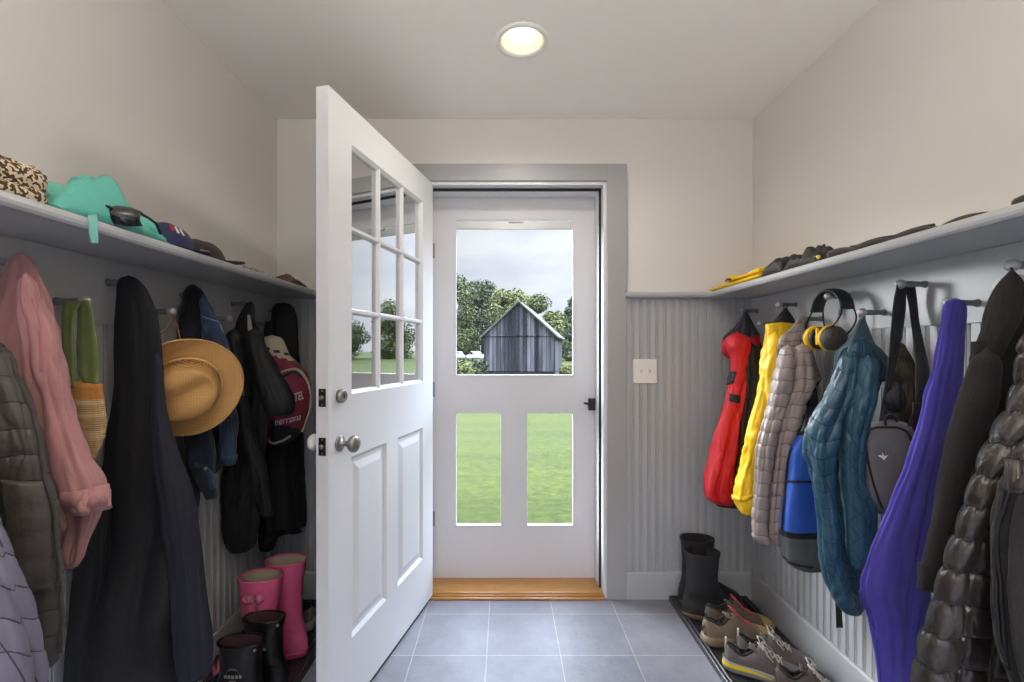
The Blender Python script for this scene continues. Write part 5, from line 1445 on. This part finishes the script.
M_dfoot = material('brown rubber foot', '#3e2f29', 0.5)
DB = dict(H=0.275, top=(0.076, 0.044), ankle=(0.062, 0.046), foot=0.185)
for lab, loc, mark in (('black winter boot with a pale emblem, standing ahead of its pair by the pink boots', (-0.885, 1.575, TZ), True), ('black winter boot between the emblem boot and the pink rain boots', (-0.878, 1.715, TZ), True)):
    t, up, (zs, fr, bk, hw) = boot(lab, loc, math.radians(180), M_dkb, material('maroon boot lining', '#4a3034', 0.8), M_dfoot, group='black winter boots', name='winter_boot', **DB)
    em = material('grey boot emblem', '#77706c', 0.6)
    mb = MB(); f = lambda z: float(pchip(zs, hw, [z])[0]) + 0.0012
    arc_ = [(0.022 * math.cos(a), 0.196 + 0.014 * math.sin(a)) for a in [math.pi * k / 8 for k in range(9)]]
    for (y0, z0), (y1, z1) in zip(arc_, arc_[1:]):
        mb.add([(f(z0), y0, z0), (f(z0 + .004), y0 * 0.85, z0 + 0.004), (f(z1 + .004), y1 * 0.85, z1 + 0.004), (f(z1), y1, z1)], [(0, 1, 2, 3)])
    for y in (-0.024, -0.012, 0.0, 0.012, 0.024): mb.add([(f(0.186) - abs(y) * 0.09, y - 0.0045, 0.181), (f(0.186) - abs(y) * 0.09, y + 0.0045, 0.181), (f(0.192) - abs(y) * 0.09, y + 0.0045, 0.192), (f(0.192) - abs(y) * 0.09, y - 0.0045, 0.192)], [(0, 1, 2, 3)])
    mb.add([(f(0.172), -0.010, 0.170), (f(0.172), 0.010, 0.170), (f(0.174), 0.010, 0.174), (f(0.174), -0.010, 0.174)], [(0, 1, 2, 3)])
    mb.v = [(-p[1], p[0], p[2]) for p in mb.v]
    mb.build('emblem', em, t)
    mb = MB(); mb.lathe([(0.006, 0), (0.006, 0.003), (0.002, 0.005)], 12, (-0.062, 0.030, 0.262), (-0.6, 0.8, 0)); mb.build('snap', M_pewter, t, True)
    mb = MB(); mb.tube([(0.052, 0, 0.165), (0.078, 0, 0.185), (0.086, 0, 0.205), (0.078, 0, 0.222), (0.056, 0, 0.228)], [0.005, 0.006, 0.006, 0.006, 0.005], 8); pl = mb.build('pull_loop', M_dkb, t, True)
    mb = MB(); mb.box(0.060, 0.074, -0.010, 0.010, 0.178, 0.215); mb.build('tab', material('orange red tab', '#c9502f', 0.7), pl, bevel=0.003, label='orange tab')
M_nb = material('black neoprene', '#1d1c1e', 0.7, bump=0.1, bscale=200)
M_nbf = material('dusty black rubber', '#2b2826', 0.5, var=0.25)
NB = dict(top=(0.080, 0.062), ankle=(0.066, 0.054), foot=0.20, hw_foot=0.046)
for lab, loc, h_ in (('tall black rubber boot in the corner, ahead of its pair', (0.925, 2.207, TZ), 0.305), ('tall black rubber boot at the corner baseboard behind its pair', (0.945, 2.312, TZ), 0.325)):
    t, up, (zs, fr, bk, hw) = boot(lab, loc, math.radians(-6), M_nb, M_nbf, material('tan rubber sole', '#6a5746', 0.6), H=h_, group='black rubber boots', **NB)
    rings = []
    for z in np.linspace(0.024, 0.10, 8):
        f = float(pchip(zs, fr, [z])[0]) + 0.003; b = float(pchip(zs, bk, [z])[0]) - 0.003; w = float(pchip(zs, hw, [z])[0]) + 0.003
        rings.append([((f + b) / 2 + (f - b) / 2 * math.copysign(abs(math.cos(a))**0.92, math.cos(a)), w * (1 - 0.16 * max(0, -(math.cos(a) + 0.1)) + (0.1 * math.exp(-((math.cos(a) - 0.45) / 0.4)**2) * min(1, max(0, (f - b - 0.17) / 0.06)) if f - b > 0.17 else 0)) * math.copysign(abs(math.sin(a))**0.9, math.sin(a)), z) for a in [2*math.pi*k/40 for k in range(40)]])
    mb = MB(); mb.rings(rings, 0, False, False); mb.build('rubber_foot', M_nbf, t, True)

def shoe(label, loc, rz, upper, sole, lace, lining, L=0.29, hc=0.092, ht=0.112, high=0.0, stripe=None, pull=None, toecap=None, group=None, name='running_shoe', rake=0.0):
    t = thing(name, label, 'shoe', loc, rz, group)
    ss = np.linspace(0, 1, 46); zs_ = 0.030
    hw = pchip([0, 0.04, 0.15, 0.38, 0.55, 0.72, 0.86, 0.95, 1.0], [0.012, 0.028, 0.036, 0.034, 0.040, 0.047, 0.043, 0.030, 0.010], ss)
    h = pchip([0, 0.03, 0.10, 0.22, 0.34, 0.44, 0.60, 0.75, 0.90, 0.97, 1.0], [0.075, hc, hc - 0.004 + high * .6, hc - 0.018 + high, hc + high * .9, ht + high * 0.3, 0.088, 0.068, 0.056, 0.045, 0.034], ss)
    M = 33; vs = []; fs = []; mi = []
    def opening(s): return max(0.0, 1 - ((s - 0.215) / 0.185)**2) if abs(s - 0.215) < 0.185 else 0.0
    def upt(i, j, off=0.0):
        s = ss[i]; a = math.pi * j / (M - 1); ca, sa = math.cos(a), math.sin(a)
        op = opening(s)
        y = -(hw[i] + off) * math.copysign(abs(ca)**0.8, ca) * (1 - 0.22 * sa**2 * min(1, max(0, (h[i] - 0.05) / 0.05)))
        z = zs_ - 0.004 + (h[i] - zs_ + 0.004 + off) * sa**0.62
        if op > 0:
            yn = abs(ca)
            lim = 0.62 * math.sqrt(op)
            if yn < lim: z -= 0.055 * min(1, ((lim - yn) / 0.16))**0.8 * min(1, op * 3)
        return (s * L, y, z)
    for i in range(len(ss)):
        for j in range(M): vs.append(upt(i, j))
    for i in range(len(ss) - 1):
        for j in range(M - 1):
            fs.append((i*M + j, (i+1)*M + j, (i+1)*M + j + 1, i*M + j + 1))
            s = (ss[i] + ss[i+1]) / 2; ca = abs(math.cos(math.pi * (j + 0.5) / (M - 1)))
            op = opening(s)
            mi.append(1 if op > 0 and ca < 0.62 * math.sqrt(op) - 0.02 else (2 if toecap and s > 0.80 else 0))
    n0 = len(vs)
    fs.append(tuple(range(M - 1, -1, -1))); mi.append(0)
    fs.append(tuple((len(ss) - 1) * M + j for j in range(M))); mi.append(0)
    up = mesh_obj('upper', vs, fs, [upper, lining, toecap or upper], t, True, False, mi)
    def outline(e):
        pts = [(s * L * (1 + 2 * e / L) - e, -w - e) for s, w in zip(ss, hw)] + [(s * L * (1 + 2 * e / L) - e, w + e) for s, w in list(zip(ss, hw))[::-1]]
        return pts
    rr = []
    for z, e in ((0.0, -0.002), (0.003, 0.003), (0.016, 0.005), (0.026, 0.005), (0.034, 0.002), (0.036, -0.002)):
        rr.append([(x, y, z + 0.012 * max(0, x / L - 0.8) / 0.2 * (1 if z < 0.01 else 0.5) + 0.006 * (1 - min(1, x / L / 0.5)) * (z > 0.03)) for x, y in outline(e)])
    mb = MB(); mb.rings(rr); so = mb.build('sole', sole, t, True)
    if stripe:
        m2 = MB(); path = [(x, y, 0.0) for x, y in outline(0.0055)]
        k0 = int(len(ss) * 0.62)
        idx = [len(ss) + (len(ss) - 1 - k) for k in range(k0, -1, -1)] + list(range(0, k0))
        rg = []
        for a_, k in enumerate(idx):
            x, y, _ = path[k]; f = 1 - max(0, (x / L - 0.25) / 0.37)
            rg.append(((x, y, 0.021 - 0.0), (x, y, 0.021 + 0.014 * max(0.12, f))))
        vv = [p for q in rg for p in q]; ff = [(2*k, 2*k+2, 2*k+3, 2*k+1) for k in range(len(rg) - 1)]
        m2.add(vv, ff); m2.build('sole_stripe', stripe, so, label='yellow stripe along the sole')
    # tongue
    tv = []; tf = []
    for i in range(9):
        s = 0.31 + 0.19 * i / 8; zt = float(pchip([0.31, 0.38, 0.5], [ht + high + 0.003, ht + high * 0.5 - 0.003, 0.098], [s])[0])
        for j in range(7): y = (j - 3) / 3 * 0.022; tv.append((s * L, y, zt - 0.5 * y * y / 0.022))
    for i in range(8):
        for j in range(6): b = i*7 + j; tf.append((b, b + 7, b + 8, b + 1))
    o = mesh_obj('tongue', tv, tf, upper, t); sl = o.modifiers.new('thickness', 'SOLIDIFY'); sl.thickness = 0.006
    # collar roll
    col = []
    for k in range(31):
        a = 2 * math.pi * k / 30; s = 0.215 - 0.178 * math.cos(a); i = min(len(ss) - 1, max(0, int(round(s * (len(ss) - 1)))))
        op = max(0.02, opening(s)); lim = 0.62 * math.sqrt(op); y = hw[i] * lim * math.copysign(1, math.sin(a)) if 0 < k < 30 else 0
        sa = math.sqrt(max(0, 1 - lim**2)); z = zs_ + (h[i] - zs_) * sa**0.62
        col.append((s * L, y * (1 - 0.22 * sa**2), z + 0.001))
    m2 = MB(); m2.tube(col, 0.0045, 8); m2.build('collar', lining, t, True)
    # laces
    m2 = MB(); rows = 5
    ey = []
    for k in range(rows):
        s = 0.47 + 0.24 * k / (rows - 1); i = int(s * (len(ss) - 1))
        a_, b_ = upt(i, 11, 0.003), upt(i, M - 12, 0.003); ey.append((Vector(a_), Vector(b_)))
    for k in range(rows - 1):
        for p, q in ((ey[k][0], ey[k + 1][1]), (ey[k][1], ey[k + 1][0])):
            mid = (p + q) / 2 + Vector((0, 0, 0.006)); m2.tube([p, mid, q], 0.0026, 7)
    c0 = (ey[0][0] + ey[0][1]) / 2 + Vector((-0.006, 0, 0.010))
    for sg in (-1, 1):
        m2.tube([c0, c0 + Vector((-0.012, sg * 0.022, 0.018)), c0 + Vector((0.006, sg * 0.040, 0.006)), c0 + Vector((0.016, sg * 0.026, -0.004)), c0], 0.0026, 7)
        m2.tube([c0, c0 + Vector((0.006, sg * 0.016, 0.004)), c0 + Vector((0.022, sg * 0.034, -0.016)), c0 + Vector((0.040, sg * 0.040, -0.032))], 0.0024, 7)
    m2.build('laces', lace, t, True)
    if pull:
        m2 = MB(); m2.rings([[(0.004 + dx, y, z) for dx, y in ((0, -0.006), (0.006, -0.006), (0.006, 0.006), (0, 0.006))] for dx0, z in ((0, hc - 0.02), (0, hc + 0.006), (0, hc + 0.020)) for _ in (0,)])
        m2.build('pull_tab', pull, t, smooth=False)
    return t
M_rsh = cloth('grey brown mesh', '#5f5753', 0.8, weave=0.5, wscale=350, crumple=0.15)
M_rsole = material('grey foam sole', '#8b857f', 0.7, bump=0.2, bscale=120)
M_rlace = cloth('pale laces', '#b7b0a6', 0.8, crumple=0.1)
M_rlin = cloth('dark shoe lining', '#2a2727', 0.9)
M_tab = material('pale pull tab', '#c9c4ba', 0.7)
yst = material('yellow sole stripe', '#e4c81e', 0.5)
shoe('grey running shoe with a yellow sole stripe, beside the tray edge', (0.868, 1.865, TZ), math.radians(-27), M_rsh, M_rsole, M_rlace, M_rlin, stripe=yst, pull=M_tab, group='grey running shoes')
shoe('grey running shoe standing between its yellow-striped pair and the brown walking shoes', (0.945, 1.922, TZ), math.radians(-22), M_rsh, M_rsole, M_rlace, M_rlin, stripe=None, pull=M_tab, group='grey running shoes', L=0.28)
M_hk = cloth('brown suede', '#7a6a58', 0.85, crumple=0.2, var=0.2)
M_hk2 = cloth('dark olive suede', '#5a5043', 0.85, crumple=0.2, var=0.2)
M_toe = material('tan rubber toe', '#a38555', 0.6, var=0.15)
M_redl = cloth('red laces', '#b5404a', 0.7, crumple=0.1)
M_hsole = material('tan brown sole', '#85735f', 0.75, bump=0.3, bscale=70)
shoe('brown suede walking shoe with red laces, next to the grey running shoes', (0.846, 2.008, TZ), math.radians(2), M_hk, M_hsole, M_redl, M_rlin, L=0.30, hc=0.105, ht=0.120, high=0.006, toecap=M_toe, group='brown walking shoes', name='walking_shoe')
shoe('dark brown walking shoe with red laces, next to the black rubber boots', (0.895, 2.102, TZ), math.radians(0), M_hk2, M_hsole, M_redl, M_rlin, L=0.30, hc=0.110, ht=0.124, high=0.008, toecap=M_toe, group='brown walking shoes', name='walking_shoe')
shoe('dark brown laced ankle shoe, cut by the bottom of the photo beside the runners', (0.985, 1.715, TZ), math.radians(-24), cloth('dark brown leather', '#45372f', 0.55, crumple=0.3), material('dark sole', '#2c2623', 0.7), M_rlace, M_rlin, L=0.25, hc=0.10, ht=0.118, high=0.004, group=None, name='ankle_shoe')
shoe('grey knit trainer between the pink rain boots and the open door', (-0.862, 2.115, TZ), math.radians(180), cloth('grey knit', '#6d675f', 0.9, weave=0.8, wscale=160), M_rsole, M_rlace, M_rlin, L=0.27, hc=0.10, ht=0.115, name='trainer')
# ================================================================== OUTDOORS, SEEN THROUGH THE STORM DOOR
def ground_z(x, y):
    return float(pchip([2.5, 4, 8, 16, 30, 47, 60, 72, 90, 140, 260], [-0.38, -0.42, -0.50, -0.66, -0.95, -1.30, -0.95, -0.40, 0.02, 0.6, 1.5], [y])[0]) + 0.05 * noise.noise(Vector((x * 0.08, y * 0.08, 0)))
def lawn_material():
    m = bpy.data.materials.new('mown lawn'); m.use_nodes = True; nt = m.node_tree; b = nt.nodes['Principled BSDF']; b.inputs['Roughness'].default_value = 0.9; b.inputs['Specular IOR Level'].default_value = 0.1
    tc = nt.nodes.new('ShaderNodeTexCoord')
    n1 = _n(nt, 'ShaderNodeTexNoise', Scale=9.0, Detail=9.0, Roughness=0.8); nt.links.new(tc.outputs['Object'], n1.inputs['Vector'])
    rp = nt.nodes.new('ShaderNodeValToRGB'); el = rp.color_ramp.elements
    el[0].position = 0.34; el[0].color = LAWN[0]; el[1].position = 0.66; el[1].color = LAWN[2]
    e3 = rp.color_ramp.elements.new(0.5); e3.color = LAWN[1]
    nt.links.new(n1.outputs['Fac'], rp.inputs[0])
    mp = nt.nodes.new('ShaderNodeMapping'); mp.inputs['Scale'].default_value = (0.12, 1.0, 1.0); nt.links.new(tc.outputs['Object'], mp.inputs[0])
    n2 = _n(nt, 'ShaderNodeTexNoise', Scale=1.1, Detail=4.0); nt.links.new(mp.outputs[0], n2.inputs['Vector'])
    r2 = nt.nodes.new('ShaderNodeValToRGB'); r2.color_ramp.elements[0].position = 0.35; r2.color_ramp.elements[0].color = (0.82, 0.86, 0.8, 1); r2.color_ramp.elements[1].position = 0.65; r2.color_ramp.elements[1].color = (1.15, 1.1, 1.1, 1)
    nt.links.new(n2.outputs['Fac'], r2.inputs[0])
    mx = nt.nodes.new('ShaderNodeMix'); mx.data_type = 'RGBA'; mx.blend_type = 'MULTIPLY'; mx.inputs[0].default_value = 1
    nt.links.new(rp.outputs[0], mx.inputs[6]); nt.links.new(r2.outputs[0], mx.inputs[7]); nt.links.new(mx.outputs[2], b.inputs['Base Color'])
    bp = _n(nt, 'ShaderNodeBump', Strength=0.6, Distance=0.05); nt.links.new(n1.outputs['Fac'], bp.inputs['Height']); nt.links.new(bp.outputs[0], b.inputs['Normal'])
    return m
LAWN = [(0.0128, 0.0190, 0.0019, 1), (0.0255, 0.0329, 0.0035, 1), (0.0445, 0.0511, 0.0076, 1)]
xs = np.concatenate([np.linspace(-150, -12, 24), np.linspace(-11, 11, 23), np.linspace(12, 150, 24)]); ysg = np.concatenate([np.linspace(2.58, 20, 30), np.linspace(22, 100, 34), np.linspace(110, 260, 8)])
vs = [(x, y, ground_z(x, y)) for y in ysg for x in xs]; nX = len(xs)
fs = [(j*nX + i, j*nX + i + 1, (j+1)*nX + i + 1, (j+1)*nX + i) for j in range(len(ysg) - 1) for i in range(nX - 1)]
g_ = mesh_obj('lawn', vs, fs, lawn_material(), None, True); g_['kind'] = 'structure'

# --- barn of weathered boards
BY = 47.0
bx = (519 - U0) / F * BY
t = thing('barn', 'weathered grey board barn with a steep gable standing on the lawn', 'barn', (bx, BY, -1.32), math.radians(-10.5))
def boards():
    m = bpy.data.materials.new('weathered boards'); m.use_nodes = True; nt = m.node_tree; b = nt.nodes['Principled BSDF']; b.inputs['Roughness'].default_value = 0.9; b.inputs['Specular IOR Level'].default_value = 0.15
    tc = nt.nodes.new('ShaderNodeTexCoord'); sp = nt.nodes.new('ShaderNodeSeparateXYZ'); nt.links.new(tc.outputs['Object'], sp.inputs[0])
    ad = nt.nodes.new('ShaderNodeMath'); ad.operation = 'ADD'; nt.links.new(sp.outputs['X'], ad.inputs[0]); nt.links.new(sp.outputs['Y'], ad.inputs[1])
    sc = nt.nodes.new('ShaderNodeMath'); sc.operation = 'MULTIPLY'; sc.inputs[1].default_value = 2.6; nt.links.new(ad.outputs[0], sc.inputs[0])
    fl = nt.nodes.new('ShaderNodeMath'); fl.operation = 'FLOOR'; nt.links.new(sc.outputs[0], fl.inputs[0])
    wn = nt.nodes.new('ShaderNodeTexWhiteNoise'); wn.noise_dimensions = '1D'; nt.links.new(fl.outputs[0], wn.inputs['W'])
    fr = nt.nodes.new('ShaderNodeMath'); fr.operation = 'FRACT'; nt.links.new(sc.outputs[0], fr.inputs[0])
    gp = nt.nodes.new('ShaderNodeMath'); gp.operation = 'GREATER_THAN'; gp.inputs[1].default_value = 0.14; nt.links.new(fr.outputs[0], gp.inputs[0])
    mp = nt.nodes.new('ShaderNodeMapping'); mp.inputs['Scale'].default_value = (5, 5, 0.5); nt.links.new(tc.outputs['Object'], mp.inputs[0])
    nz = _n(nt, 'ShaderNodeTexNoise', Scale=0.6, Detail=2.0, Roughness=0.5); nt.links.new(mp.outputs[0], nz.inputs['Vector'])
    av = nt.nodes.new('ShaderNodeMath'); av.operation = 'ADD'; nt.links.new(wn.outputs['Value'], av.inputs[0]); nt.links.new(nz.outputs['Fac'], av.inputs[1])
    hf = nt.nodes.new('ShaderNodeMath'); hf.operation = 'MULTIPLY'; hf.inputs[1].default_value = 0.5; nt.links.new(av.outputs[0], hf.inputs[0])
    rp = nt.nodes.new('ShaderNodeValToRGB'); el = rp.color_ramp.elements; el[0].position = 0.2; el[0].color = BARN[0]; el[1].position = 0.85; el[1].color = BARN[2]
    e3 = rp.color_ramp.elements.new(0.5); e3.color = BARN[1]
    nt.links.new(hf.outputs[0], rp.inputs[0])
    mx = nt.nodes.new('ShaderNodeMix'); mx.data_type = 'RGBA'; mx.inputs[6].default_value = (0.006, 0.006, 0.007, 1)
    nt.links.new(gp.outputs[0], mx.inputs[0]); nt.links.new(rp.outputs[0], mx.inputs[7]); nt.links.new(mx.outputs[2], b.inputs['Base Color'])
    return m
BARN = [(0.006, 0.0055, 0.007, 1), (0.035, 0.032, 0.037, 1), (0.13, 0.12, 0.125, 1)]
M_brd = boards()
M_roof = material('pale cedar roof', (0.07, 0.062, 0.052, 1), 0.85, var=0.3, vscale=2)
M_stone = material('foundation stones', (0.03, 0.03, 0.032, 1), 0.9, var=0.6, vscale=2.2, bump=0.8, bscale=3)
hw_, L_, z0, ze, zp = 3.62, 10.5, 0.55, 4.12, 7.45
mb = MB(); mb.rings([[(-hw_, y, z0), (hw_, y, z0), (hw_, y, ze), (0, y, zp), (-hw_, y, ze)] for y in (0, L_)]); wl = mb.build('barn_walls', M_brd, t)
mb = MB(); mb.box(-hw_ - 0.05, hw_ + 0.05, -0.10, 0.02, ze - 0.05, ze + 0.08); mb.build('band_board', M_brd, wl)
mb = MB(); mb.box(-hw_ + 0.1, hw_ - 0.1, 0.1, L_ - 0.1, -0.4, z0 + 0.02); mb.build('stone_base', M_stone, t)
for sg in (-1, 1):
    sl = math.atan2(zp - ze, hw_); ov = 0.42
    a = (sg * (hw_ + ov * math.cos(sl)), ze - ov * math.sin(sl)); b = (0, zp)
    n_ = (math.sin(sl) * sg * 0.16, math.cos(sl) * 0.16)
    mb = MB(); mb.rings([[(a[0], y, a[1]), (b[0], y, b[1]), (b[0], y, b[1] + n_[1] * 1.35), (a[0] + n_[0], y, a[1] + n_[1])] for y in (-0.35, L_ + 0.35)]); mb.build('roof_slope', M_roof, t)
mb = MB(); mb.box(1.9, 3.2, -0.04, 0.02, z0 + 0.05, z0 + 0.12); mb.box(-hw_, hw_, -0.05, 0.02, z0, z0 + 0.09); mb.build('sill_beam', M_brd, wl)

# --- trees
def leaf_mat(name, c, c2):
    m = bpy.data.materials.new(name); m.use_nodes = True; nt = m.node_tree; b = nt.nodes['Principled BSDF']; b.inputs['Roughness'].default_value = 0.75; b.inputs['Specular IOR Level'].default_value = 0.2
    ge = nt.nodes.new('ShaderNodeNewGeometry'); rp = nt.nodes.new('ShaderNodeValToRGB'); rp.color_ramp.elements[0].color = c2; rp.color_ramp.elements[1].color = c
    nt.links.new(ge.outputs['Random Per Island'], rp.inputs[0]); nt.links.new(rp.outputs[0], b.inputs['Base Color'])
    return m
LEAF = [leaf_mat('mid green leaves', (0.0714, 0.0788, 0.0227, 1), (0.0286, 0.0378, 0.0113, 1)), leaf_mat('dark green leaves', (0.0464, 0.0536, 0.0202, 1), (0.0197, 0.0268, 0.0113, 1)), leaf_mat('yellow green leaves', (0.1000, 0.1008, 0.0252, 1), (0.0464, 0.0536, 0.0151, 1))]
M_bark = material('bark', (0.025, 0.02, 0.016, 1), 0.95)
def foliage_mesh(H, Wd, seed, n=8000, size=0.42, z_low=0.12, conic=False):
    rng = random.Random(seed); vs = []; fs = []
    blobs = []
    for k in range(26):
        f = rng.uniform(z_low, 0.95); 
        env = (1 - f)**0.8 if conic else math.sin(math.pi * min(1, 0.16 + 0.84 * (f - z_low) / (1 - z_low)))**0.6
        r = Wd * 0.5 * env; a = rng.uniform(0, 6.28); q = rng.uniform(0.3, 0.8) * r
        br = max(0.5, Wd * rng.uniform(0.13, 0.24) * (0.5 if conic else 1))
        blobs.append((q * math.cos(a), q * math.sin(a), min(f * H, H - br * 0.9), br))
    for k in range(n):
        bx_, by_, bz, br = rng.choice(blobs)
        d = Vector((rng.gauss(0, 1), rng.gauss(0, 1), rng.gauss(0, 1))).normalized()
        p = Vector((bx_, by_, bz)) + d * br * rng.uniform(0.72, 1.08) * (1 if d.z > -0.3 else 0.8)
        nrm_ = (d + Vector((rng.gauss(0, .5), rng.gauss(0, .5), rng.gauss(0, .5) + 0.3))).normalized(); u = nrm_.orthogonal().normalized(); w = nrm_.cross(u)
        ro = rng.uniform(0, 6.28); u, w = u * math.cos(ro) + w * math.sin(ro), w * math.cos(ro) - u * math.sin(ro)
        s = size * rng.uniform(0.6, 1.25); b = len(vs)
        vs += [p - u * s * 0.5, p + w * s * 0.34 + nrm_ * s * 0.08, p + u * s * 0.5, p - w * s * 0.34 + nrm_ * s * 0.08]; fs.append((b, b + 1, b + 2, b + 3))
    return vs, fs
def trunk_mb(H, Wd, seed):
    rng = random.Random(seed); m = MB(); r0 = 0.022 * H
    pts = [(0.1 * math.sin(k), 0.1 * math.cos(k * 1.3), H * 0.8 * k / 6) for k in range(7)]
    m.tube(pts, [r0 * (1 - 0.13 * k) for k in range(7)], 10)
    return m
def tree(label, u, Y, top_v, wpx, kind, seed, group='trees beyond the barn', conic=False, n=8000, name='leafy_tree'):
    x = (u - U0) / F * Y; gz = ground_z(x, Y) - 0.1; H = EYE + (V0 - top_v) / F * Y - gz; Wd = wpx / F * Y
    t = thing(name, label, 'tree', (x, Y, gz), 0, group)
    v, f = foliage_mesh(H, Wd, seed, n, 0.0058 * Y, 0.08, conic)
    fo = mesh_obj('foliage', v, f, LEAF[kind], t, False)
    tr = trunk_mb(H, Wd, seed).build('trunk', M_bark, t, True)
    rng = random.Random(seed + 9)
    for k in range(4):
        a = rng.uniform(0, 6.28); b = MB(); z = H * (0.3 + 0.12 * k); b.tube([(0, 0, z), (Wd * 0.16 * math.cos(a), Wd * 0.16 * math.sin(a), z + H * 0.08), (Wd * 0.3 * math.cos(a), Wd * 0.3 * math.sin(a), z + H * 0.2)], [0.01 * H, 0.007 * H, 0.003 * H], 8); b.build('branch', M_bark, t, True)
    return t
tree('tall leafy tree above the parked cars, tallest seen through the storm door', 452, 86, 275, 60, 0, 1)
tree('dark leafy tree standing between the tallest tree and the barn peak', 482, 102, 282, 52, 1, 2)
tree('yellow-green tree rising just behind the barn peak', 507, 87, 289, 50, 2, 3)
tree('mid green tree behind the steep roof slope of the barn', 532, 103, 295, 46, 0, 4)
tree('low leafy tree just behind the barn roof edge', 554, 89, 312, 42, 2, 5)
tree('dark pointed evergreen beside the barn, partly hidden by the storm door frame', 575, 76, 297, 56, 1, 6, conic=True, name='evergreen_tree')
tree('leafy tree seen under the tallest tree, right behind the parked cars', 468, 118, 300, 42, 1, 7)
proto = tree('broad leafy tree in the row reflected by the door panes', 640, 78, 292, 66, 0, 8, 'trees in the reflected row')
tree('dark leafy tree hidden behind the door frame beside the tallest tree', 416, 98, 282, 60, 1, 9)
kids = list(proto.children)
for i, (u_, Y_, s_) in enumerate(((712, 80, 1.0), (785, 74, 0.9), (862, 78, 1.05), (945, 72, 0.95), (1040, 76, 1.0), (1150, 70, 0.92), (1280, 70, 1.0))):
    r = proto.copy(); C.objects.link(r); x = (u_ - U0) / F * Y_
    r.location = (x, Y_, ground_z(x, Y_) - 0.1); r.rotation_euler = (0, 0, i * 1.1); r.scale = (s_, s_, s_)
    for k in kids:
        c = k.copy(); C.objects.link(c); c.parent = r
# bushes
def bush(label, u, Y, top_v, wpx, kind, seed):
    x = (u - U0) / F * Y; gz = ground_z(x, Y) - 0.05; H = EYE + (V0 - top_v) / F * Y - gz; Wd = wpx / F * Y
    t = thing('bush', label, 'bush', (x, Y, gz), 0, 'bushes by the barn')
    v, f = foliage_mesh(H, Wd, seed, 1800, 0.0075 * Y, 0.02); mesh_obj('foliage', v, f, LEAF[kind], t, False)
    m = MB()
    for k in range(5): a = k * 1.26; m.tube([(0, 0, 0), (Wd * 0.2 * math.cos(a), Wd * 0.2 * math.sin(a), H * 0.5)], [0.04, 0.015], 6)
    m.build('stems', M_bark, t)
bush('pale green bush below the parked cars', 457, 41, 362, 34, 2, 21)
bush('dark green bush tight against the barn corner', 479, 45, 360, 14, 1, 22)
bush('low bush at the sunny side wall of the barn', 568, 46, 366, 12, 2, 23)
# parked cars
def car(label, u, Y, mat, rz):
    x = (u - U0) / F * Y; gz = ground_z(x, Y)
    t = thing('parked_car', label, 'car', (x, Y, gz + 0.02), rz, 'parked cars')
    st = [(-2.15, 0.55, 0.78, 0.62), (-2.05, 0.36, 0.86, 0.82), (-1.2, 0.30, 0.90, 0.92), (0.0, 0.28, 0.90, 0.92), (0.9, 0.28, 0.90, 0.94), (1.9, 0.34, 0.88, 0.98), (2.15, 0.5, 0.80, 0.90)]
    m = MB(); m.rings([[(x_, w * sx, zl + (zh - zl) * f) for sx, f in ((-0.92, 0), (-1, 0.35), (-0.98, 0.75), (-0.88, 1), (0.88, 1), (0.98, 0.75), (1, 0.35), (0.92, 0))] for x_, zl, w, zh in st]); m.build('body', mat, t, True)
    m = MB(); m.rings([[(x_ * 1.0, w * sx, z) for sx in (-1, 1) for z in ((0.86, zh) if sx < 0 else (zh, 0.86))] for x_, w, zh in ((-1.35, 0.74, 0.90), (-0.55, 0.68, 1.42), (0.7, 0.68, 1.47), (1.75, 0.72, 0.96))]); m.build('windows', material('car glass', '#20262b', 0.1), t, False)
    m = MB(); m.rings([[(x_, w * sx, z) for sx, z in ((-1, zl), (-0.9, zl + 0.05), (0.9, zl + 0.05), (1, zl))] for x_, w, zl in ((-0.6, 0.66, 1.41), (0.1, 0.68, 1.45), (0.75, 0.66, 1.45))]); m.build('roof_panel', mat, t, True)
    for sx in (-1.35, 1.35):
        for sy in (-0.80, 0.80):
            w = MB(); w.lathe([(0.2, -0.1), (0.32, -0.09), (0.33, 0.0), (0.32, 0.09), (0.2, 0.1)], 20, (sx, sy, 0.33), (0, 1, 0)); w.build('wheel', M_black, t, True)
car('silver parked car half hidden by the storm door stile', 457, 74, material('silver car paint', (0.30, 0.31, 0.33, 1), 0.3, metal=0.3), math.radians(-72))
car('white parked car closest to the barn', 475, 75, material('white car paint', (0.42, 0.43, 0.45, 1), 0.3), math.radians(-70))
